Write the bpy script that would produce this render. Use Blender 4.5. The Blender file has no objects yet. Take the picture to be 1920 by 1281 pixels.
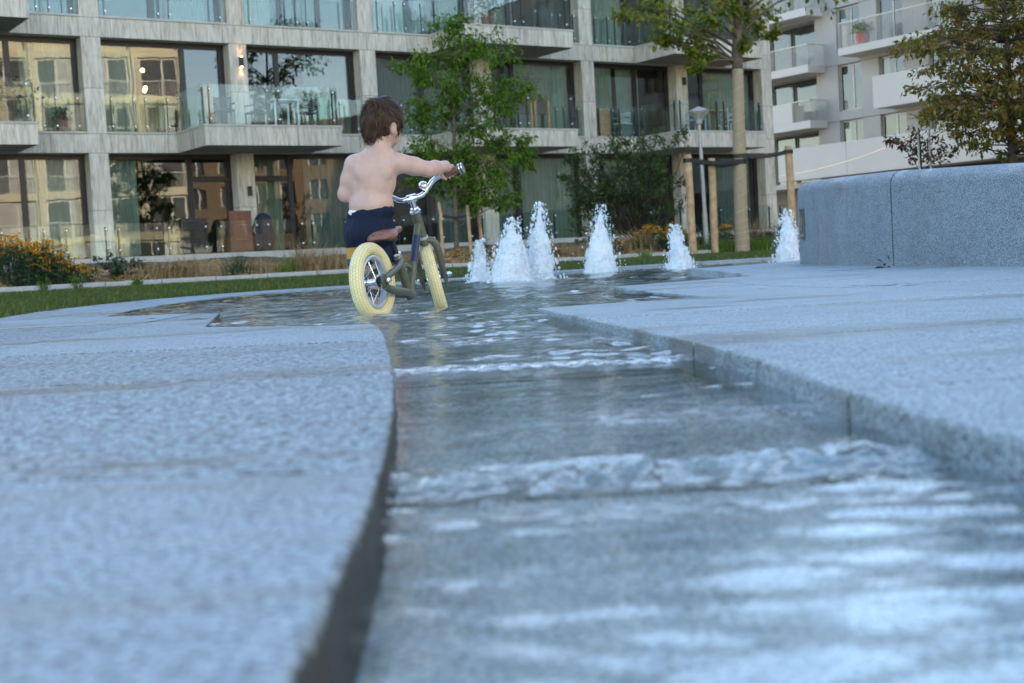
import bpy, bmesh, math, random
import numpy as np
from mathutils import Matrix, Vector

random.seed(7)
RNG = np.random.default_rng(11)
SC = bpy.context.scene
COL = SC.collection

# ------------------------------------------------------------------ camera
HC = 0.155                                   # camera height above the granite
FPX = 2522.0                                 # focal length in photograph pixels (1920 wide)
ROLL = math.atan(0.056)
PITCH = math.atan(144 * math.cos(ROLL) / FPX)
_u0 = np.array([0, math.sin(PITCH), math.cos(PITCH)])
_f = np.array([0, math.cos(PITCH), -math.sin(PITCH)])
_R = math.cos(ROLL) * np.array([1.0, 0, 0]) - math.sin(ROLL) * _u0
_U = math.sin(ROLL) * np.array([1.0, 0, 0]) + math.cos(ROLL) * _u0
CAM = np.array([0, 0, HC])
cd = bpy.data.cameras.new('camera'); cam = bpy.data.objects.new('camera', cd); COL.objects.link(cam)
cam.matrix_world = Matrix(((_R[0], _U[0], -_f[0], 0), (_R[1], _U[1], -_f[1], 0), (_R[2], _U[2], -_f[2], HC), (0, 0, 0, 1)))
cd.sensor_width = 36; cd.lens = FPX / 1920 * 36; cd.clip_start = 0.02; cd.clip_end = 3000
cd.dof.use_dof = True; cd.dof.focus_distance = 5.45; cd.dof.aperture_fstop = 6.3
SC.camera = cam

# ------------------------------------------------------------------ sky, sun, exposure
SUN_EL = math.radians(21); SUN_AZ = math.atan2(-0.507, 0.862)
w = bpy.data.worlds.new('World'); SC.world = w; w.use_nodes = True
nt = w.node_tree; nt.nodes.clear()
sk = nt.nodes.new('ShaderNodeTexSky'); sk.sky_type = 'NISHITA'; sk.sun_disc = False
sk.sun_elevation = SUN_EL; sk.sun_rotation = SUN_AZ % (2 * math.pi)
sk.air_density = 1.0; sk.dust_density = 0.3; sk.ozone_density = 0.35
bg = nt.nodes.new('ShaderNodeBackground'); bg.inputs[1].default_value = 0.15
wo = nt.nodes.new('ShaderNodeOutputWorld')
nt.links.new(sk.outputs[0], bg.inputs[0]); nt.links.new(bg.outputs[0], wo.inputs[0])
sl = bpy.data.lights.new('sun', 'SUN'); sl.energy = 4.0; sl.angle = math.radians(0.5); sl.color = (1, 0.86, 0.66)
so = bpy.data.objects.new('sun', sl); COL.objects.link(so)
sdir = Vector((math.sin(SUN_AZ) * math.cos(SUN_EL), math.cos(SUN_AZ) * math.cos(SUN_EL), math.sin(SUN_EL)))
so.rotation_euler = sdir.to_track_quat('Z', 'Y').to_euler(); so.location = (-30, 60, 60)
SC.view_settings.view_transform = 'Standard'; SC.view_settings.look = 'None'
SC.view_settings.gamma = 1; SC.view_settings.use_curve_mapping = False
SC.view_settings.exposure = 2.1
SC.render.engine = 'CYCLES'
SC.cycles.use_denoising = True
SC.cycles.max_bounces = 10; SC.cycles.transparent_max_bounces = 24; SC.cycles.diffuse_bounces = 4
SC.cycles.glossy_bounces = 5; SC.cycles.sample_clamp_indirect = 8

# ------------------------------------------------------------------ placement helpers
def ray(x, y): return _f + (x - 960) / FPX * _R - (y - 640.5) / FPX * _U
def aty(x, y, Y):                     # the point at distance Y in front that shows at photo pixel x, y
    d = ray(x, y); return CAM + d * (Y / d[1])
TH = math.atan2(FPX, 3730.0)
FU = np.array([math.cos(TH), math.sin(TH), 0]); FN = np.array([math.sin(TH), -math.cos(TH), 0])
FP0 = aty(400, 287, 37.0); FP0[2] = 0
def FL(s, t, z): return FP0 + FU * s + FN * t + np.array([0, 0, z])      # facade coordinates
RQ0 = aty(1538, 130, 72.0); RQ0[2] = 0
def RL(s, t, z): return RQ0 + FN * s - FU * t + np.array([0, 0, z])      # right building
def sst(x): x = np.clip(x, 0, 1); return x * x * (3 - 2 * x)
def gz(x, y):                          # the lawn and far rim climb a little towards the kerb
    return 0.13 * sst((-(FN[0] * x + FN[1] * y) - 10) / 13)
KT = 12.0                              # kerb runs parallel to the facade, 12 m in front
def bedz(s, t):
    q = np.clip((KT - t) / (KT - 2.2), 0, 1)
    return 0.14 + 0.58 * q ** .9 + 0.035 * np.sin(s * 1.7 + t) + 0.03 * np.sin(s * .63 - 1.3 * t)
def to_fac(x, y):
    d0 = x - FP0[0]; d1 = y - FP0[1]
    return d0 * FU[0] + d1 * FU[1], d0 * FN[0] + d1 * FN[1]
def ground_at(x, y):
    s, t = to_fac(x, y)
    return float(bedz(s, t)) if t < KT - .1 else float(gz(x, y))

# ------------------------------------------------------------------ object helpers
def tag(o, label=None, cat=None, group=None, kind=None):
    if label: o['label'] = label
    if cat: o['category'] = cat
    if group: o['group'] = group
    if kind: o['kind'] = kind
    return o
def thing(name, label, cat, loc, group=None):
    o = bpy.data.objects.new(name, None); COL.objects.link(o); o.empty_display_size = 0.1
    o.location = tuple(float(v) for v in loc); return tag(o, label, cat, group)
def link(name, me, mats, parent=None, smooth=False):
    o = bpy.data.objects.new(name, me); COL.objects.link(o)
    if mats is not None:
        for m in (mats if isinstance(mats, (list, tuple)) else [mats]): me.materials.append(m)
    if parent is not None:
        o.parent = parent
        if parent.type == 'EMPTY':
            wm = Matrix.Translation(parent.location)
            q = parent.parent
            o.matrix_parent_inverse = wm.inverted()
    if smooth and len(me.polygons): me.polygons.foreach_set('use_smooth', np.ones(len(me.polygons), bool))
    return o
def group_part(name, parent):          # an empty part (at the thing's own origin) that holds sub-parts
    o = bpy.data.objects.new(name, None); COL.objects.link(o); o.empty_display_size = 0.05
    o.location = parent.location; o.parent = parent; o.matrix_parent_inverse = Matrix.Translation(parent.location).inverted()
    return o
def mesh_np(name, V, Fc, mi=None):     # V (n,3), Fc (m,k) all the same size
    me = bpy.data.meshes.new(name)
    V = np.ascontiguousarray(V, dtype=np.float32); Fc = np.ascontiguousarray(Fc, dtype=np.int32)
    m, k = Fc.shape
    me.vertices.add(len(V)); me.vertices.foreach_set('co', V.ravel())
    me.loops.add(m * k); me.loops.foreach_set('vertex_index', Fc.ravel())
    me.polygons.add(m)
    me.polygons.foreach_set('loop_start', np.arange(0, m * k, k, dtype=np.int32))
    try: me.polygons.foreach_set('loop_total', np.full(m, k, dtype=np.int32))
    except Exception: pass
    if mi is not None: me.polygons.foreach_set('material_index', np.ascontiguousarray(mi, dtype=np.int32))
    me.update(calc_edges=True); me.validate(); return me
def nrm(v): v = np.asarray(v, float); return v / (np.linalg.norm(v) + 1e-12)

class MB:
    def __init__(s): s.v = []; s.f = []; s.m = []
    def add(s, vs, fs, mi=0):
        b = len(s.v); s.v += [tuple(map(float, q)) for q in vs]
        s.f += [tuple(b + i for i in f) for f in fs]; s.m += [mi] * len(fs); return s
    def hexa(s, c, mi=0):              # 8 corners: bottom ring 0-3, top ring 4-7
        return s.add(c, [(0, 3, 2, 1), (4, 5, 6, 7), (0, 1, 5, 4), (1, 2, 6, 5), (2, 3, 7, 6), (3, 0, 4, 7)], mi)
    def box(s, fn, a0, a1, b0, b1, z0, z1, mi=0):
        return s.hexa([fn(a0, b1, z0), fn(a1, b1, z0), fn(a1, b0, z0), fn(a0, b0, z0),
                       fn(a0, b1, z1), fn(a1, b1, z1), fn(a1, b0, z1), fn(a0, b0, z1)], mi)
    def tube(s, path, rad, seg=8, mi=0, cap=True, flat=None):
        P = [np.array(p, float) for p in path]; n = len(P)
        if not hasattr(rad, '__len__'): rad = [rad] * n
        vs = []; ref = None
        for i in range(n):
            t = nrm(P[min(i + 1, n - 1)] - P[max(i - 1, 0)])
            if ref is None: ref = np.array([0, 0, 1.0]) if abs(t[2]) < .9 else np.array([1.0, 0, 0])
            a = nrm(np.cross(t, ref)); b = np.cross(a, t); ref = b
            for k in range(seg):
                an = 2 * math.pi * k / seg
                vs.append(P[i] + rad[i] * (math.cos(an) * a + math.sin(an) * b))
        fs = []
        for i in range(n - 1):
            for k in range(seg):
                fs.append((i * seg + k, i * seg + (k + 1) % seg, (i + 1) * seg + (k + 1) % seg, (i + 1) * seg + k))
        if cap: fs.append(tuple(range(seg))[::-1]); fs.append(tuple((n - 1) * seg + k for k in range(seg)))
        return s.add(vs, fs, mi)
    def lathe(s, c, axis, prof, seg=24, mi=0, closed=False):   # prof: (along axis, radius)
        ax = nrm(axis); ref = np.array([0, 0, 1.0]) if abs(ax[2]) < .9 else np.array([1.0, 0, 0])
        a = nrm(np.cross(ax, ref)); b = np.cross(ax, a); c = np.array(c, float); n = len(prof); vs = []
        for (h, r) in prof:
            for k in range(seg):
                an = 2 * math.pi * k / seg; vs.append(c + ax * h + r * (math.cos(an) * a + math.sin(an) * b))
        fs = []
        for i in range(n if closed else n - 1):
            j = (i + 1) % n
            for k in range(seg): fs.append((i * seg + k, i * seg + (k + 1) % seg, j * seg + (k + 1) % seg, j * seg + k))
        if not closed: fs.append(tuple(range(seg))[::-1]); fs.append(tuple((n - 1) * seg + k for k in range(seg)))
        return s.add(vs, fs, mi)
    def xf(s, M):
        s.v = [tuple(M @ Vector(q)) for q in s.v]; return s
    def build(s, name, mats, parent=None, smooth=False):
        me = bpy.data.meshes.new(name); me.from_pydata(s.v, [], s.f); me.update()
        if any(s.m): me.polygons.foreach_set('material_index', np.array(s.m, dtype=np.int32))
        o = link(name, me, mats, parent)
        if smooth:
            me.polygons.foreach_set('use_smooth', np.ones(len(me.polygons), bool))
            if smooth == 'auto':
                try: me.set_sharp_from_angle(angle=math.radians(40))
                except Exception: pass
        return o

def bevel(o, wdt=.004, seg=2):
    m = o.modifiers.new('bevel', 'BEVEL'); m.width = wdt; m.segments = seg; m.limit_method = 'ANGLE'; m.angle_limit = math.radians(35)
    return o
def catmull(P, k=6, closed=False):
    P = [np.array(p, float) for p in P]; n = len(P); out = []
    for i in range(n if closed else n - 1):
        if closed: p0, p1, p2, p3 = P[(i - 1) % n], P[i], P[(i + 1) % n], P[(i + 2) % n]
        else: p0, p1, p2, p3 = P[max(i - 1, 0)], P[i], P[i + 1], P[min(i + 2, n - 1)]
        for j in range(k):
            t = j / k
            out.append(.5 * ((2 * p1) + (-p0 + p2) * t + (2 * p0 - 5 * p1 + 4 * p2 - p3) * t * t + (-p0 + 3 * p1 - 3 * p2 + p3) * t ** 3))
    if not closed: out.append(P[-1])
    return out

# ------------------------------------------------------------------ materials
class NG:
    def __init__(s, name):
        s.mat = bpy.data.materials.new(name); s.mat.use_nodes = True; s.t = s.mat.node_tree; s.t.nodes.clear()
        s.out = s.n('OutputMaterial')
    def n(s, typ, **kw):
        nd = s.t.nodes.new('ShaderNode' + typ)
        for k, v in kw.items():
            if k.startswith('i_'):
                key = k[2:]; key = int(key) if key.isdigit() else key.replace('_', ' ')
                nd.inputs[key].default_value = v
            else: setattr(nd, k, v)
        return nd
    def l(s, a, b): s.t.links.new(a, b); return s
    def coord(s, kind='Object', scale=(1, 1, 1)):
        tc = s.n('TexCoord'); mp = s.n('Mapping'); mp.inputs['Scale'].default_value = scale
        s.l(tc.outputs[kind], mp.inputs[0]); return mp.outputs[0]
    def noise(s, vec, scale, detail=3, rough=.55, dist=0):
        nd = s.n('TexNoise'); nd.inputs['Scale'].default_value = scale; nd.inputs['Detail'].default_value = detail
        nd.inputs['Roughness'].default_value = rough; nd.inputs['Distortion'].default_value = dist
        s.l(vec, nd.inputs['Vector']); return nd.outputs[0]
    def ramp(s, fac, stops):
        r = s.n('ValToRGB'); e = r.color_ramp.elements
        while len(e) < len(stops): e.new(0.5)
        for q, (p, c) in zip(e, stops):
            q.position = p; q.color = (c, c, c, 1) if not hasattr(c, '__len__') else (*c[:3], 1)
        s.l(fac, r.inputs[0]); return r.outputs[0]
    def mix(s, fac, a, b, blend='MIX'):
        m = s.n('Mix'); m.data_type = 'RGBA'; m.blend_type = blend
        for sock, val in ((m.inputs[0], fac), (m.inputs[6], a), (m.inputs[7], b)):
            if hasattr(val, 'is_linked'): s.l(val, sock)
            elif hasattr(val, '__len__'): sock.default_value = (*val[:3], 1)
            else: sock.default_value = val if sock.type == 'VALUE' else (val, val, val, 1)
        return m.outputs[2]
    def math(s, op, a, b=0.0):
        m = s.n('Math'); m.operation = op
        for sock, val in ((m.inputs[0], a), (m.inputs[1], b)):
            if hasattr(val, 'is_linked'): s.l(val, sock)
            else: sock.default_value = val
        return m.outputs[0]
    def bump(s, h, strength=.3, dist=.01):
        b = s.n('Bump'); b.inputs['Strength'].default_value = strength; b.inputs['Distance'].default_value = dist
        s.l(h, b.inputs['Height']); return b.outputs[0]
    def prin(s, col, rough=.5, metal=0, normal=None, spec=.5, **kw):
        p = s.n('BsdfPrincipled')
        for sock, val in ((p.inputs['Base Color'], col), (p.inputs['Roughness'], rough), (p.inputs['Metallic'], metal)):
            if hasattr(val, 'is_linked'): s.l(val, sock)
            else: sock.default_value = (*val[:3], 1) if hasattr(val, '__len__') else val
        p.inputs['Specular IOR Level'].default_value = spec
        for k, v in kw.items(): p.inputs[k.replace('_', ' ')].default_value = v
        if normal is not None: s.l(normal, p.inputs['Normal'])
        return p.outputs[0]
    def iorsw(s, ior):                    # same reflectance from both sides of a thin sheet
        ge = s.n('NewGeometry'); return s.math('ADD', s.math('MULTIPLY', ge.outputs['Backfacing'], 1 / ior - ior), ior)
    def done(s, sh): s.l(sh, s.out.inputs[0]); return s.mat

def simple(name, col, rough=.5, metal=0, vary=.12, scale=6, bump=0, bscale=40, spec=.5, **kw):
    g = NG(name); v = g.coord()
    n1 = g.noise(v, scale, 4)
    c = g.mix(g.ramp(n1, [(.3, 0), (.7, 1)]), tuple(x * (1 - vary) for x in col), tuple(min(1, x * (1 + vary)) for x in col))
    nb = g.bump(g.noise(v, bscale, 3), bump, .01) if bump else None
    rr = g.math('ADD', g.math('MULTIPLY', n1, .12), rough - .06) if rough > .08 else rough
    return g.done(g.prin(c, rr, metal, nb, spec, **kw))

def leafmat(name, c1, c2, trans=.35, c3=None, p3=.93):
    g = NG(name); geo = g.n('NewGeometry'); rnd = geo.outputs['Random Per Island']
    stops = [(0, c1), (p3 if c3 else 1.0, c2)]
    if c3: stops.append((min(1, p3 + .02), c3))
    c = g.ramp(rnd, stops)
    d = g.prin(c, .5, 0, None, .3)
    t = g.n('BsdfTranslucent'); g.l(g.mix(1.0, c, (1.25, 1.2, .55), 'MULTIPLY'), t.inputs[0])
    m = g.n('MixShader'); m.inputs[0].default_value = trans; g.l(d, m.inputs[1]); g.l(t.outputs[0], m.inputs[2])
    return g.done(m.outputs[0])

def granite(name, base=(.36, .375, .40), wet=0.0, rough=.62, line=False, streak=.75):
    g = NG(name); v = g.coord()
    a = g.noise(v, 200, 2, .6); b = g.noise(v, 460, 1, .5); c = g.noise(v, 1.3, 3, .5); e = g.noise(v, 75, 2, .6); f2 = g.noise(v, 14, 3, .6)
    sp = g.math('ADD', g.math('ADD', g.math('MULTIPLY', a, .60), g.math('MULTIPLY', b, .28)), g.math('ADD', g.math('MULTIPLY', e, .05), g.math('MULTIPLY', f2, .07)))
    k = 1 - wet * .55
    col = g.ramp(sp, [(.39, tuple(x * .22 * k for x in base)), (.465, tuple(x * .72 * k for x in base)), (.53, tuple(x * 1.12 * k for x in base)), (.61, tuple(min(1, x * 1.75 * k) for x in base))])
    col = g.mix(g.ramp(c, [(.35, 0), (.7, 1)]), col, g.mix(1.0, col, (.84, .86, .88), 'MULTIPLY'))
    # damp streaks and rusty smears left by splashing water
    v2 = g.coord('Object', (.55, 2.6, 1)); st = g.ramp(g.noise(v2, 1.25, 5, .6, .5), [(.525, 0), (.60, 1)])
    col = g.mix(g.math('MULTIPLY', st, streak), col, g.mix(1.0, col, (.50, .47, .43), 'MULTIPLY'))
    ro = g.math('SUBTRACT', rough, g.math('MULTIPLY', st, .3))
    if line:                              # algae and damp below the water line of the channel walls
        ge = g.n('NewGeometry'); sx = g.n('SeparateXYZ'); g.l(ge.outputs['Position'], sx.inputs[0]); sn = g.n('SeparateXYZ'); g.l(ge.outputs['Normal'], sn.inputs[0])
        zz = g.math('ADD', sx.outputs[2], g.math('MULTIPLY', g.math('SUBTRACT', e, .5), .02))
        lowx = g.ramp(g.math('MULTIPLY', sx.outputs[0], -1.0), [(.02, .25), (.06, 1)])
        lw = g.math('MULTIPLY', g.ramp(g.math('MULTIPLY', zz, -20.0), [(.02, 0), (.13, 1)]), lowx)
        col = g.mix(lw, col, g.mix(1.0, col, (.13, .105, .075), 'MULTIPLY'))
        ro = g.math('ADD', ro, g.math('MULTIPLY', lw, .2))
    return g.done(g.prin(col, ro if wet == 0 else .25, 0, g.bump(sp, .15, .002), .4))

def travertine(name, tone=1.0):
    g = NG(name); oi = g.n('ObjectInfo')
    tc = g.n('TexCoord'); va = g.n('VectorMath'); va.operation = 'ADD'
    sc = g.n('VectorMath'); sc.operation = 'SCALE'; g.l(oi.outputs['Random'], sc.inputs['Scale']); sc.inputs[0].default_value = (17, 31, 43)
    g.l(tc.outputs['Object'], va.inputs[0]); g.l(sc.outputs[0], va.inputs[1])
    mp = g.n('Mapping'); mp.inputs['Scale'].default_value = (3.2, 3.2, .35); g.l(va.outputs[0], mp.inputs[0]); v = mp.outputs[0]
    w1 = g.noise(v, 2.3, 5, .62, 1.3); w2 = g.noise(v, 9, 3, .6, .6)
    f = g.math('ADD', g.math('MULTIPLY', w1, .7), g.math('MULTIPLY', w2, .3))
    col = g.ramp(f, [(.33, (.28 * tone, .225 * tone, .165 * tone)), (.45, (.45 * tone, .395 * tone, .315 * tone)), (.55, (.57 * tone, .515 * tone, .425 * tone)), (.68, (.66 * tone, .61 * tone, .52 * tone))])
    col = g.mix(1.0, col, g.ramp(oi.outputs['Random'], [(0, .88), (1, 1.08)]), 'MULTIPLY')
    pits = g.noise(v, 40, 2, .5)
    return g.done(g.prin(col, .55, 0, g.bump(pits, .15, .01), .35))

def glassmat(name, ior=1.75, tint=(.62, .74, .70), wob=.012, wscale=.9, rough=.0, vary=True):
    g = NG(name); v = g.coord()
    nb = g.bump(g.noise(v, wscale, 2, .5), 1.0, wob)
    fr = g.n('Fresnel'); g.l(g.iorsw(ior), fr.inputs[0]); g.l(nb, fr.inputs['Normal'])
    tr = g.n('BsdfTransparent'); tr.inputs[0].default_value = (*tint, 1)
    gl = g.n('BsdfAnisotropic') if False else g.n('BsdfGlossy'); gl.inputs['Roughness'].default_value = rough; g.l(nb, gl.inputs['Normal'])
    m = g.n('MixShader'); g.l(fr.outputs[0], m.inputs[0]); g.l(tr.outputs[0], m.inputs[1]); g.l(gl.outputs[0], m.inputs[2])
    return g.done(m.outputs[0])

def watermat():
    g = NG('water'); v = g.coord('Object', (1, 1.6, 1))
    h = g.math('ADD', g.noise(v, 16, 3, .55), g.math('MULTIPLY', g.noise(v, 48, 2, .5), .35))
    nb = g.bump(h, .30, .005)
    fr = g.n('Fresnel'); g.l(g.iorsw(1.333), fr.inputs[0]); g.l(nb, fr.inputs['Normal'])
    tr = g.n('BsdfTransparent'); tr.inputs[0].default_value = (.90, .95, .95, 1)
    gl = g.n('BsdfGlossy'); gl.inputs['Roughness'].default_value = .02; g.l(nb, gl.inputs['Normal'])
    m = g.n('MixShader'); g.l(fr.outputs[0], m.inputs[0]); g.l(tr.outputs[0], m.inputs[1]); g.l(gl.outputs[0], m.inputs[2])
    at = g.n('Attribute'); at.attribute_name = 'foam'
    fo = g.math('MULTIPLY', at.outputs['Fac'], g.ramp(g.noise(g.coord('Object', (1, 2.2, 1)), 42, 4, .7), [(.495, 0), (.57, 1)]))
    d = g.prin((.83, .87, .90), .45, 0, nb)
    m2 = g.n('MixShader'); g.l(fo, m2.inputs[0]); g.l(m.outputs[0], m2.inputs[1]); g.l(d, m2.inputs[2])
    return g.done(m2.outputs[0])

MAT = {}
MAT['granite'] = granite('granite', (.275, .335, .365), line=True)
MAT['granite_wet'] = granite('granite_wet', (.27, .285, .30), wet=.55, rough=.3)
MAT['granite_floor'] = granite('granite_floor', (.42, .46, .48), wet=.2)
MAT['granite_block'] = granite('granite_block', (.19, .235, .27), streak=.12)
MAT['water'] = watermat()
MAT['trav'] = travertine('travertine')
MAT['bronze'] = simple('bronze_frame', (.022, .019, .017), .4, .3, .2)
MAT['pane'] = glassmat('window_glass', 1.95, (.54, .62, .58), .0016, .7)
MAT['pane2'] = glassmat('window_glass_far', 1.9, (.5, .6, .6), .010, .8)
MAT['rail_glass'] = glassmat('balustrade_glass', 1.42, (.93, .972, .955), .001, 1.2)
MAT['joint'] = simple('dark_joint', (.05, .047, .043), .9)
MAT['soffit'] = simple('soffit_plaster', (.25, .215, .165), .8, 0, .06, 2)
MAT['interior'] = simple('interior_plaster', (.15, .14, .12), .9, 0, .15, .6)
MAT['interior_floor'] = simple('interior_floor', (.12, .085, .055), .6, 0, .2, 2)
MAT['curtain'] = simple('curtain_cloth', (.42, .43, .36), .9, 0, .08, 3)
MAT['curtain_grey'] = simple('grey_curtain_cloth', (.24, .26, .25), .9, 0, .1, 3)
MAT['chrome'] = simple('chrome', (.78, .80, .82), .12, 1.0, .05)
MAT['steel'] = simple('steel', (.55, .56, .57), .35, 1.0, .08)
MAT['black'] = simple('black_metal', (.012, .012, .013), .45)
MAT['white'] = simple('white_render', (.47, .45, .42), .75, 0, .04, .5, .1, 60)
MAT['white_panel'] = simple('pale_panel', (.36, .345, .325), .7, 0, .07, .7, .1, 80)
MAT['rail_metal'] = simple('railing_metal', (.42, .40, .37), .5, .3)
MAT['cream'] = simple('cream_render', (.78, .70, .50), .8, 0, .05, .6)
MAT['white_frame'] = simple('white_frame', (.82, .80, .74), .5)
MAT['dark_room'] = simple('dark_room', (.10, .105, .11), .8, 0, .3, .4)
MAT['blind'] = simple('blind_cloth', (.55, .55, .52), .8, 0, .2, .8)
MAT['soil'] = simple('soil', (.13, .085, .05), .95, 0, .35, 9, .8, 30)
MAT['lawn'] = simple('lawn_soil', (.045, .075, .018), .95, 0, .3, 5)
MAT['straw'] = leafmat('straw', (.23, .13, .055), (.64, .43, .21), .1)
MAT['bark'] = simple('bark', (.12, .09, .062), .9, 0, .35, 14, .8, 40)
MAT['bark_dark'] = simple('dark_bark', (.055, .04, .03), .9, 0, .3, 14, .6, 40)
MAT['stake'] = simple('peeled_stake_wood', (.42, .28, .155), .75, 0, .28, 7, .4, 30)
MAT['wrap'] = simple('jute_wrap', (.34, .265, .175), .9, 0, .12, 30, .6, 160)
MAT['strap'] = simple('rubber_strap', (.012, .012, .012), .6)
MAT['kerb'] = simple('kerb_stone', (.40, .40, .39), .8, 0, .12, 8, .4, 60)
MAT['ground'] = simple('ground_earth', (.12, .115, .10), .95, 0, .2, .3)
MAT['concrete'] = simple('concrete_edge', (.45, .43, .38), .8, 0, .1, 4)

# ------------------------------------------------------------------ surface extraction from a distance field
def surface_nets(Fd, org, h):
    nx, ny, nz = Fd.shape
    ins = Fd < 0
    c = np.zeros((nx - 1, ny - 1, nz - 1), np.int32)
    for dx in (0, 1):
        for dy in (0, 1):
            for dz in (0, 1): c += ins[dx:nx - 1 + dx, dy:ny - 1 + dy, dz:nz - 1 + dz]
    act = (c > 0) & (c < 8); idx = np.full(act.shape, -1, np.int64); I = np.argwhere(act); idx[act] = np.arange(len(I))
    acc = np.zeros((len(I), 3)); cnt = np.zeros(len(I))
    cor = [(0, 0, 0), (1, 0, 0), (0, 1, 0), (1, 1, 0), (0, 0, 1), (1, 0, 1), (0, 1, 1), (1, 1, 1)]
    val = [Fd[I[:, 0] + a, I[:, 1] + b, I[:, 2] + d] for a, b, d in cor]
    for i in range(8):
        for j in range(i + 1, 8):
            if sum(abs(p - q) for p, q in zip(cor[i], cor[j])) != 1: continue
            m = (val[i] < 0) != (val[j] < 0)
            t = np.where(m, val[i] / np.where(m, val[i] - val[j], 1), 0)
            p = np.array(cor[i]) + t[:, None] * (np.array(cor[j]) - np.array(cor[i]))
            acc += p * m[:, None]; cnt += m
    V = (I + acc / cnt[:, None]) * h + org
    faces = []
    for ax in range(3):
        o1, o2 = [(1, 2), (2, 0), (0, 1)][ax]
        sl0 = [slice(None)] * 3; sl1 = [slice(None)] * 3
        sl0[ax] = slice(0, -1); sl1[ax] = slice(1, None)
        A = ins[tuple(sl0)]; B = ins[tuple(sl1)]; E = np.argwhere(A != B)
        ok = (E[:, o1] > 0) & (E[:, o2] > 0) & (E[:, o1] < Fd.shape[o1] - 1) & (E[:, o2] < Fd.shape[o2] - 1); E = E[ok]
        def cell(a, b):
            q = E.copy(); q[:, o1] -= a; q[:, o2] -= b; return idx[q[:, 0], q[:, 1], q[:, 2]]
        Q = np.stack([cell(1, 1), cell(0, 1), cell(0, 0), cell(1, 0)], 1)
        flip = B[E[:, 0], E[:, 1], E[:, 2]]
        Q[flip] = Q[flip][:, ::-1]; faces.append(Q)
    Fq = np.concatenate(faces); Fq = Fq[(Fq >= 0).all(1)]
    return V, Fq
def smin(a, b, k):
    h = np.clip(.5 + .5 * (b - a) / k, 0, 1); return b * (1 - h) + a * h - k * h * (1 - h)
def smax(a, b, k): return -smin(-a, -b, k)
class SDF:
    def __init__(s, lo, hi, h):
        s.h = h; s.org = np.array(lo, float); n = np.ceil((np.array(hi) - s.org) / h).astype(int) + 1
        ax = [s.org[i] + np.arange(n[i]) * h for i in range(3)]
        s.X, s.Y, s.Z = np.meshgrid(*[a.astype(np.float32) for a in ax], indexing='ij'); s.F = np.full(s.X.shape, 1.0, np.float32)
    def capsule(s, a, b, ra, rb):
        a = np.array(a, float); b = np.array(b, float); d = b - a; L = d @ d + 1e-12
        t = np.clip(((s.X - a[0]) * d[0] + (s.Y - a[1]) * d[1] + (s.Z - a[2]) * d[2]) / L, 0, 1)
        return np.sqrt((s.X - a[0] - t * d[0]) ** 2 + (s.Y - a[1] - t * d[1]) ** 2 + (s.Z - a[2] - t * d[2]) ** 2) - (ra + t * (rb - ra))
    def ell(s, c, r, ax=None):
        c = np.array(c, float); q = (s.X - c[0], s.Y - c[1], s.Z - c[2])
        if ax is not None: q = tuple(q[0] * e[0] + q[1] * e[1] + q[2] * e[2] for e in ax)
        k0 = np.sqrt((q[0] / r[0]) ** 2 + (q[1] / r[1]) ** 2 + (q[2] / r[2]) ** 2)
        k1 = np.sqrt((q[0] / r[0] ** 2) ** 2 + (q[1] / r[1] ** 2) ** 2 + (q[2] / r[2] ** 2) ** 2)
        return k0 * (k0 - 1) / (k1 + 1e-6)
    def add(s, d, k=.015): s.F = smin(s.F, d, k); return s
    def cut(s, d, k=.01): s.F = smax(s.F, -d, k); return s
    def mesh(s, name, relax=1):
        V, Fq = surface_nets(s.F, s.org, s.h)
        return mesh_np(name, V, Fq)

_L = RNG.random((24, 24, 24)).astype(np.float32)
def vnoise(X, Y, Z, f):
    out = 0
    x = np.asarray(X) * f; y = np.asarray(Y) * f; z = np.asarray(Z) * f
    xi = np.floor(x).astype(int); yi = np.floor(y).astype(int); zi = np.floor(z).astype(int)
    fx = x - xi; fy = y - yi; fz = z - zi; fx = fx * fx * (3 - 2 * fx); fy = fy * fy * (3 - 2 * fy); fz = fz * fz * (3 - 2 * fz)
    for a in (0, 1):
        for b_ in (0, 1):
            for c_ in (0, 1):
                wgt = (fx if a else 1 - fx) * (fy if b_ else 1 - fy) * (fz if c_ else 1 - fz)
                out = out + wgt * _L[(xi + a) % 24, (yi + b_) % 24, (zi + c_) % 24]
    return out * 2 - 1

# ================================================================== THE GROUND
def in_poly(px, py, poly):
    px = np.asarray(px); py = np.asarray(py); ins = np.zeros(px.shape, bool); n = len(poly); j = n - 1
    for i in range(n):
        xi, yi = poly[i][0], poly[i][1]; xj, yj = poly[j][0], poly[j][1]
        c = ((yi > py) != (yj > py)) & (px < (xj - xi) * (py - yi) / (yj - yi + 1e-12) + xi)
        ins ^= c; j = i
    return ins
def grid_mesh(name, x0, x1, y0, y1, st, zf, keep=None):
    xs = np.arange(x0, x1 + st / 2, st); ys = np.arange(y0, y1 + st / 2, st)
    X, Y = np.meshgrid(xs, ys, indexing='ij'); Z = zf(X, Y)
    V = np.stack([X, Y, Z], -1).reshape(-1, 3); nx, ny = X.shape
    i = np.arange(nx - 1)[:, None] * ny + np.arange(ny - 1)[None]; i = i.ravel()
    Fq = np.stack([i, i + ny, i + ny + 1, i + 1], 1)
    if keep is not None:
        c = V[Fq].mean(1); Fq = Fq[keep(c[:, 0], c[:, 1])]
        used = np.unique(Fq); mp = np.full(len(V), -1); mp[used] = np.arange(len(used)); V = V[used]; Fq = mp[Fq]
    return mesh_np(name, V, Fq)

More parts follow.
